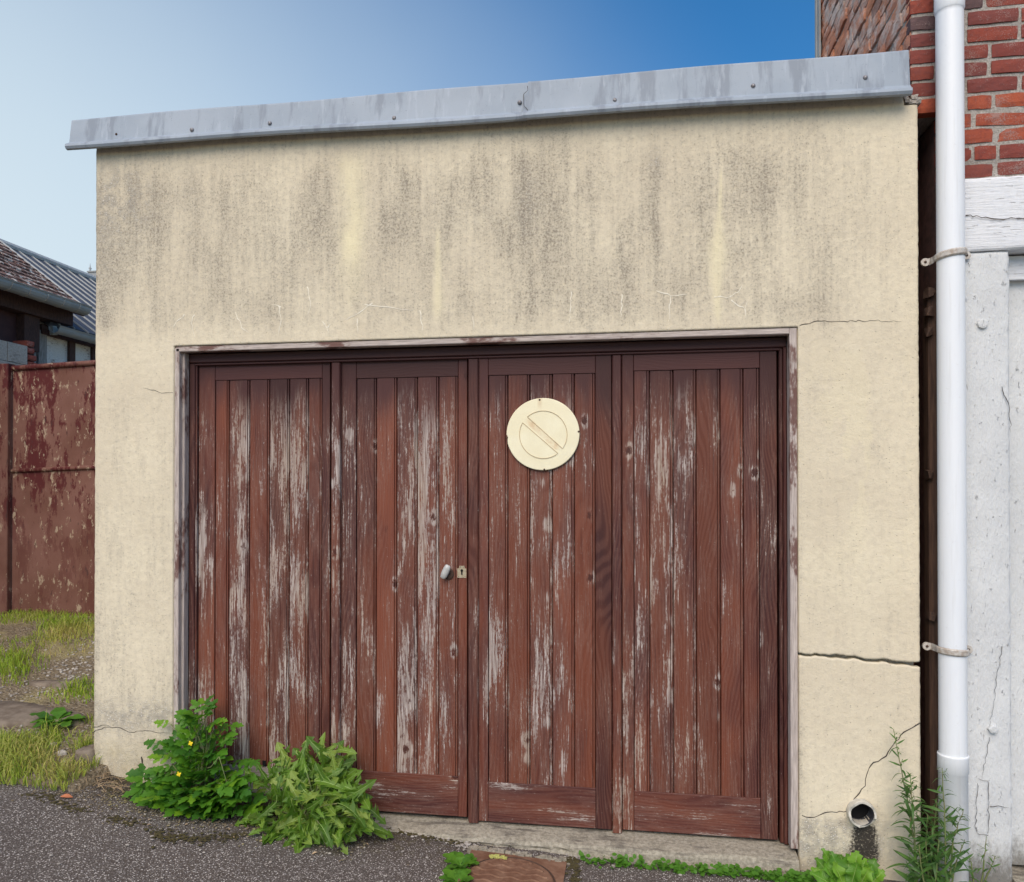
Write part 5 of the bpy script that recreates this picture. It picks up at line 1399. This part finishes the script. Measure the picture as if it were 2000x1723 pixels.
fleabane('tall_weed', 'tall narrow leaved weed leaning on the pier beside the drain stub', [[(1790, 1730, -.14), (1785, 1640, -.13), (1770, 1550, -.10), (1745, 1424, -.06)], [(1794, 1728, -.15), (1784, 1600, -.13), (1778, 1510, -.11)]], 52, 1)
fleabane('tall_weed', 'narrow leaved weed standing in front of the white downpipe', [[(1846, 1735, -.20), (1846, 1620, -.18), (1840, 1500, -.15)], [(1848, 1735, -.20), (1862, 1640, -.18), (1882, 1580, -.15)], [(1848, 1735, -.19), (1866, 1690, -.18), (1884, 1640, -.16)]], 44, 2)
fleabane('tall_weed', 'bushy narrow leaved weed in the gap left of the downpipe', [[(1818, 1735, -.16), (1822, 1640, -.14), (1830, 1560, -.12)], [(1820, 1735, -.17), (1808, 1660, -.15), (1812, 1590, -.13)], [(1822, 1735, -.20), (1830, 1690, -.20), (1834, 1640, -.19)], [(1815, 1735, -.2), (1800, 1700, -.2), (1795, 1650, -.2)]], 62, 3)
fleabane('small_weed', 'small twiggy weed at the foot of the white post', [[(1915, 1728, -.02), (1922, 1680, -.02), (1926, 1640, 0)], [(1915, 1728, -.02), (1935, 1695, -.02), (1945, 1672, -.01)], [(1905, 1728, -.02), (1898, 1695, -.02), (1893, 1672, -.01)]], 34, 4, .5)

# rosettes by the drain cover
for (a, c, n, s_, lab) in ((900, 1682, 17, .085, 'larger green rosette weed at the upper corner of the drain cover'), (893, 1712, 14, .072, 'smaller green rosette weed beside the drain cover, nearest the camera')):
    p = wz(a, c, -.062); p.z = gnd(p.x, p.y)
    o = empty('rosette_weed', p, lab, 'plant', 'rosettes beside the drain cover')
    for k in range(n):
        t = k * 2.4; d = Vector((math.cos(t), math.sin(t), rnd.uniform(.25, 1.0))); place('leaf', rnd.choice(ROS), o, orient(p + Vector((0, 0, .004)), d, (0, 0, 1), s_ * rnd.uniform(.75, 1.15)))
p = wp(112, 1408, .35); p.z = float(bank(np.array([p.x]), np.array([.35]))[0])
o = empty('rosette_weed', p, 'dark green dock like weed in the grass left of the garage', 'plant')
for k in range(15):
    t = k * 2.4; d = Vector((math.cos(t), math.sin(t), rnd.uniform(.2, .8))); place('leaf', rnd.choice(ROS), o, orient(p + Vector((0, 0, .01)), d, (0, 0, 1), rnd.uniform(.10, .17)))

# creeping ground cover along the sill
b = MB()
lf_ = [strip_leaf(lambda t: max(.04, .42 * math.sin(math.pi * min(1, t * .93 + .05)) ** .6 * (1 - .15 * math.cos(t * 16))), 6, .2, .15, seed=k) for k in range(3)]
for (a, c, rx_, n) in [(1140, 1657, 10, 8), (1165, 1661, 14, 18), (1215, 1663, 22, 56), (1250, 1668, 10, 16), (1290, 1674, 14, 34), (1326, 1681, 16, 44), (1372, 1690, 18, 54), (1430, 1698, 16, 36), (1470, 1706, 20, 46), (1515, 1711, 18, 36), (1550, 1704, 20, 70), (1575, 1712, 18, 60), (1490, 1714, 20, 30), (1410, 1694, 10, 12)]:
    for k in range(n):
        p = wp(a + rnd.gauss(0, rx_ * .6), c + rnd.gauss(0, 3) , -.10 + rnd.gauss(0, .012)); g_ = gnd(p.x, p.y); p.z = g_ + abs(rnd.gauss(.016, .012))
        d = Vector((rnd.uniform(-1, 1), rnd.uniform(-1, .6), rnd.uniform(-.1, .6))); mw = orient(p, d, (rnd.uniform(-.4, .4), -.5, 1), rnd.uniform(.014, .026)); vs, fs = rnd.choice(lf_); b.add([mw @ Vector(q_) for q_ in vs], fs)
tag(b.build('creeping_weed', 'leaf_creeper', None, smooth=True), 'low green creeping weed along the foot of the concrete sill', 'plant', kind='stuff')

# ------------------------------------------------------------------ grass, gravel, stones on the verge
N = 110000
gxs = nrs.uniform(-6.6, -2.58, N); gys = nrs.uniform(-.27, 2.45, N)
gzs = bank(gxs, gys); gpx, gpy = proj(gxs, gys, gzs)
gpx += nrs.normal(0, 5, N); gpy += nrs.normal(0, 3, N)
den = 0.35 + 1.1 * (fbm(gxs * 3.4, gys * 3.4, 13) - .42) * 2
bare = np.exp(-((gpy - (1372 - .40 * gpx)) / 26) ** 2) + np.exp(-((gpx - 40) / 75) ** 2 - ((gpy - 1408) / 30) ** 2) * 1.3 + np.exp(-((gpx - 160) / 50) ** 2 - ((gpy - 1388) / 14) ** 2) + np.exp(-((gpx - 20) / 60) ** 2 - ((gpy - 1232) / 16) ** 2) + np.exp(-((gpx - 130) / 24) ** 2 - ((gpy - 1470) / 18) ** 2) * .8
tuft = sum(np.exp(-((gpx - a) / c) ** 2 - ((gpy - b_) / d_) ** 2) for a, b_, c, d_ in [(190, 1518, 18, 12), (130, 1520, 34, 10), (40, 1470, 60, 26), (95, 1430, 24, 18), (160, 1468, 22, 14), (150, 1352, 34, 10), (120, 1225, 70, 16), (30, 1300, 50, 26), (10, 1510, 60, 14)])
den = np.clip(den + tuft * .9 - bare * 1.5, 0, 1.4) * np.where((gpx > -160) & (gpx < 235), 1, .25)
den *= np.clip(0.45 + 0.9 * (gys < .6), 0, 1)
kp = nrs.rand(N) < den * .75
gxs, gys, gzs, gpx, gpy, tf = gxs[kp], gys[kp], gzs[kp], gpx[kp], gpy[kp], tuft[kp]
n = len(gxs); hgt = nrs.uniform(.024, .060, n) * (1 + 1.0 * np.clip(tf, 0, 1)); wd = nrs.uniform(.0018, .0036, n)
an = nrs.rand(n) * 2 * np.pi; ln = nrs.uniform(.25, 1.1, n) * hgt; ca, sa = np.cos(an), np.sin(an); fa = nrs.rand(n) * np.pi; cf, sf = np.cos(fa) * wd, np.sin(fa) * wd
V = np.zeros((n, 5, 3))
V[:, 0] = np.stack([gxs - cf, gys - sf, gzs - .01], 1); V[:, 1] = np.stack([gxs + cf, gys + sf, gzs - .01], 1)
V[:, 2] = np.stack([gxs - cf * .8 + ca * ln * .35, gys - sf * .8 + sa * ln * .35, gzs + hgt * .62], 1); V[:, 3] = np.stack([gxs + cf * .8 + ca * ln * .35, gys + sf * .8 + sa * ln * .35, gzs + hgt * .62], 1)
V[:, 4] = np.stack([gxs + ca * ln, gys + sa * ln, gzs + hgt * (1.0 - .25 * nrs.rand(n))], 1)
i0 = np.arange(n)[:, None] * 5
FQ = np.concatenate([i0 + np.array([[0, 1, 3]]), i0 + np.array([[0, 3, 2]]), i0 + np.array([[2, 3, 4]])])
dry = np.clip(1.9 * (fbm(gxs * 2.6, gys * 2.6, 31) - .40) + .55 * np.exp(-((gpx - 120) / 60) ** 2 - ((gpy - 1285) / 30) ** 2) + .75 * np.exp(-((gpx - 120) / 60) ** 2 - ((gpy - 1490) / 30) ** 2) + nrs.normal(0, .22, n), 0, 1)
o = link(bpy.data.objects.new('grass', np_mesh('grass', V.reshape(-1, 3), FQ, 'grass', {'dry': np.repeat(dry, 5), 'rnd': np.repeat(nrs.rand(n), 5), 'tip': np.tile([0, 0, .4, .4, 1], n)}, smooth=False)), None, (0, 0, 0))
tag(o, 'patchy green and straw coloured grass between the asphalt and the gate', 'grass', kind='stuff')

def pebble(seed):
    r_ = random.Random(seed); vs = [(1, 0, 0), (-1, 0, 0), (0, 1, 0), (0, -1, 0), (0, 0, .7), (0, 0, -.7)]
    bm = bmesh.new(); bmesh.ops.create_icosphere(bm, subdivisions=1, radius=1)
    for v_ in bm.verts: v_.co *= r_.uniform(.7, 1.15); v_.co.z *= .62
    m = bpy.data.meshes.new('pebble'); bm.to_mesh(m); bm.free(); m.materials.append(M['stone']); return m
pm = [pebble(k) for k in range(6)]
pv = [(np.array([v_.co[:] for v_ in m.vertices]), np.array([p_.vertices[:] for p_ in m.polygons])) for m in pm]
VV, FF, cnt_ = [], [], 0
for k in range(5200):
    x_, y_ = nrs.uniform(-5.6, -2.6), nrs.uniform(-.2, 2.2); z_ = float(bank(np.array([x_]), np.array([y_]))[0]); a, c = proj(x_, y_, z_)
    w_ = math.exp(-((c - (1372 - .40 * a)) / 24) ** 2) + .06 + .5 * math.exp(-((a - 165) / 30) ** 2 - ((c - 1290) / 30) ** 2)
    if nrs.rand() > w_ or not -60 < a < 230: continue
    v_, f_ = pv[nrs.randint(6)]; t = nrs.rand() * 6.28; s_ = nrs.uniform(.005, .014); R2 = np.array([[math.cos(t), -math.sin(t), 0], [math.sin(t), math.cos(t), 0], [0, 0, 1]])
    VV.append((v_ @ R2.T) * s_ + np.array([x_, y_, z_ + s_ * .2])); FF.append(f_ + cnt_); cnt_ += len(v_)
o = link(bpy.data.objects.new('gravel', np_mesh('gravel', np.concatenate(VV), np.concatenate(FF), 'stone', smooth=False)), None, (0, 0, 0))
tag(o, 'pale gravel scattered across the grassy verge', 'gravel', kind='stuff')

def slab(name, label, a, c, Y_, sx, sy, hz, seed, cat='stone', mat='slab_stone', rot=0):
    p = wp(a, c, Y_); p.z = float(bank(np.array([p.x]), np.array([Y_]))[0])
    r_ = random.Random(seed); n = 16; b = MB(); vs = []
    for (zz, s_) in ((-.05, 1.0), (hz * .6, 1.0), (hz, .93), (hz * 1.05, .5)):
        for k in range(n):
            t = 2 * math.pi * k / n; rr_ = (1 + .18 * math.sin(3 * t + seed) + .10 * math.sin(5 * t + seed * 2)) * s_; cx_, cy_ = sx * rr_ * math.cos(t), sy * rr_ * math.sin(t)
            vs.append((p.x + cx_ * math.cos(rot) - cy_ * math.sin(rot), p.y + cx_ * math.sin(rot) + cy_ * math.cos(rot), p.z + zz + cy_ * .11 + r_.uniform(-.004, .004)))
    b.add(vs, [(i * n + k, i * n + (k + 1) % n, (i + 1) * n + (k + 1) % n, (i + 1) * n + k) for i in range(3) for k in range(n)] + [tuple(3 * n + k for k in range(n))])
    return tag(b.build(name, mat, None, smooth=True), label, cat)
slab('flat_stone', 'large flat brown stone bedded in the verge at the left edge', 30, 1405, .42, .42, .15, .022, 2)
slab('flat_stone', 'long flat brown stone among gravel against the garage corner', 158, 1330, .90, .33, .07, .016, 5)
slab('pebble', 'white pebble in dry grass, the upper one', 104, 1453, .10, .020, .014, .018, 3, mat='stone')
slab('pebble', 'white pebble in dry grass, the lower one', 121, 1469, .04, .022, .015, .018, 7, mat='stone')
slab('broken_stone', 'dark stone lump leaning on the garage corner in the grass', 172, 1478, .02, .05, .05, .055, 9)
p = wz(118, 1548, .13); p.z = gnd(p.x, p.y) + .008
vs, fs = strip_leaf(lambda t: .03 + .24 * math.sin(math.pi * t), 8, .3, .3); mw = orient(p, (.9, .4, .1), (-.2, -.4, 1), .05); b = MB().add([mw @ Vector(q_) for q_ in vs], fs)
tag(b.build('fallen_leaf', 'fallen_leaf', None), 'orange fallen leaf on the asphalt by the grass edge', 'leaf')
# dry roots and stalks at the garage corner
b = MB()
for k in range(46):
    a, c = rnd.uniform(120, 290), 0; p = Vector((wp(a, 1530, -.06).x, rnd.uniform(-.14, -.01), 0)); p.z = gnd(p.x, p.y) + .008
    q_ = p + Vector((rnd.uniform(-.09, .09), rnd.uniform(-.09, .03), 0)); q_.z = gnd(q_.x, q_.y) + rnd.uniform(.004, .03)
    b.tube(curve(p, q_, .25, 5), .0012, 4)
tag(b.build('dry_stalks', 'dry_stem', None), 'dry straw and roots on the ground at the garage corner', 'straw', kind='stuff')
# earth, moss and litter where the asphalt meets the wall
def scatter(name, label, cat, mat, spots, smin, smax, flat=1.0):
    VV, FF, c_ = [], [], 0
    for (x_, y_) in spots:
        v_, f_ = pv[nrs.randint(6)]; s_ = nrs.uniform(smin, smax); VV.append(v_ * np.array([s_ * nrs.uniform(.8, 1.6), s_, s_ * flat]) + np.array([x_, y_, gnd(x_, y_) + .004])); FF.append(f_ + c_); c_ += len(v_)
    o = link(bpy.data.objects.new(name, np_mesh(name, np.concatenate(VV), np.concatenate(FF), mat, smooth=False)), None, (0, 0, 0))
    return tag(o, label, cat, kind='stuff')
def along(line, n, sp):
    L = [wz(a, c, float(np.interp(a, [0, 270, 600, 900, 1500], [.12, .07, -.03, -.09, -.12]))) for a, c in line]; out = []
    for k in range(n):
        t = nrs.rand() * (len(L) - 1); i = min(int(t), len(L) - 2); p = L[i].lerp(L[i + 1], t - i)
        if fbm(np.array([p.x * 9]), np.array([1.0]), 5)[0] < .36: continue
        out.append((p.x + nrs.normal(0, sp), p.y + nrs.normal(0, sp)))
    return out
scatter('earth_crumbs', 'dark earth crumbs washed onto the asphalt before the weeds', 'earth', 'earth', [(nrs.uniform(-2.75, -1.15), -abs(nrs.normal(.16, .09))) for k in range(1700)], .002, .0065)
scatter('moss', 'brown green moss cushions in a line along the asphalt edge', 'moss', 'moss_brown',
        along([(60, 1556), (130, 1572), (200, 1588), (270, 1598)], 260, .020) + along([(290, 1606), (330, 1626), (400, 1632), (480, 1628)], 300, .022) + along([(1115, 1672), (1120, 1690), (1128, 1720)], 160, .012) + along([(760, 1618), (850, 1640), (900, 1650)], 160, .010), .002, .009, .55)
scatter('grit', 'loose pale grit on the asphalt along the sill', 'grit', 'stone', along([(740, 1612), (900, 1650), (930, 1660)], 150, .02) + along([(1100, 1668), (1300, 1690), (1500, 1715)], 220, .02) + [(nrs.uniform(-2.6, .6), -nrs.uniform(.1, .8)) for k in range(160)], .0025, .007)
b = MB()
for k in range(34):      # withered leaves and stalks in the litter
    x_ = rnd.choice([rnd.uniform(-2.6, -1.2), rnd.uniform(-2.3, .6)]); y_ = -rnd.uniform(.06, .38); p = Vector((x_, y_, gnd(x_, y_) + .006)); vs, fs = strip_leaf(lambda t: .02 + .2 * math.sin(math.pi * t), 5, .5, .5)
    mw = orient(p, (rnd.uniform(-1, 1), rnd.uniform(-1, 1), .1), (rnd.uniform(-.4, .4), rnd.uniform(-.4, .4), 1), rnd.uniform(.012, .030)); b.add([mw @ Vector(q_) for q_ in vs], fs)
tag(b.build('leaf_litter', 'dry_stem', None), 'withered brown leaf scraps littering the asphalt below the doors', 'leaf litter', kind='stuff')
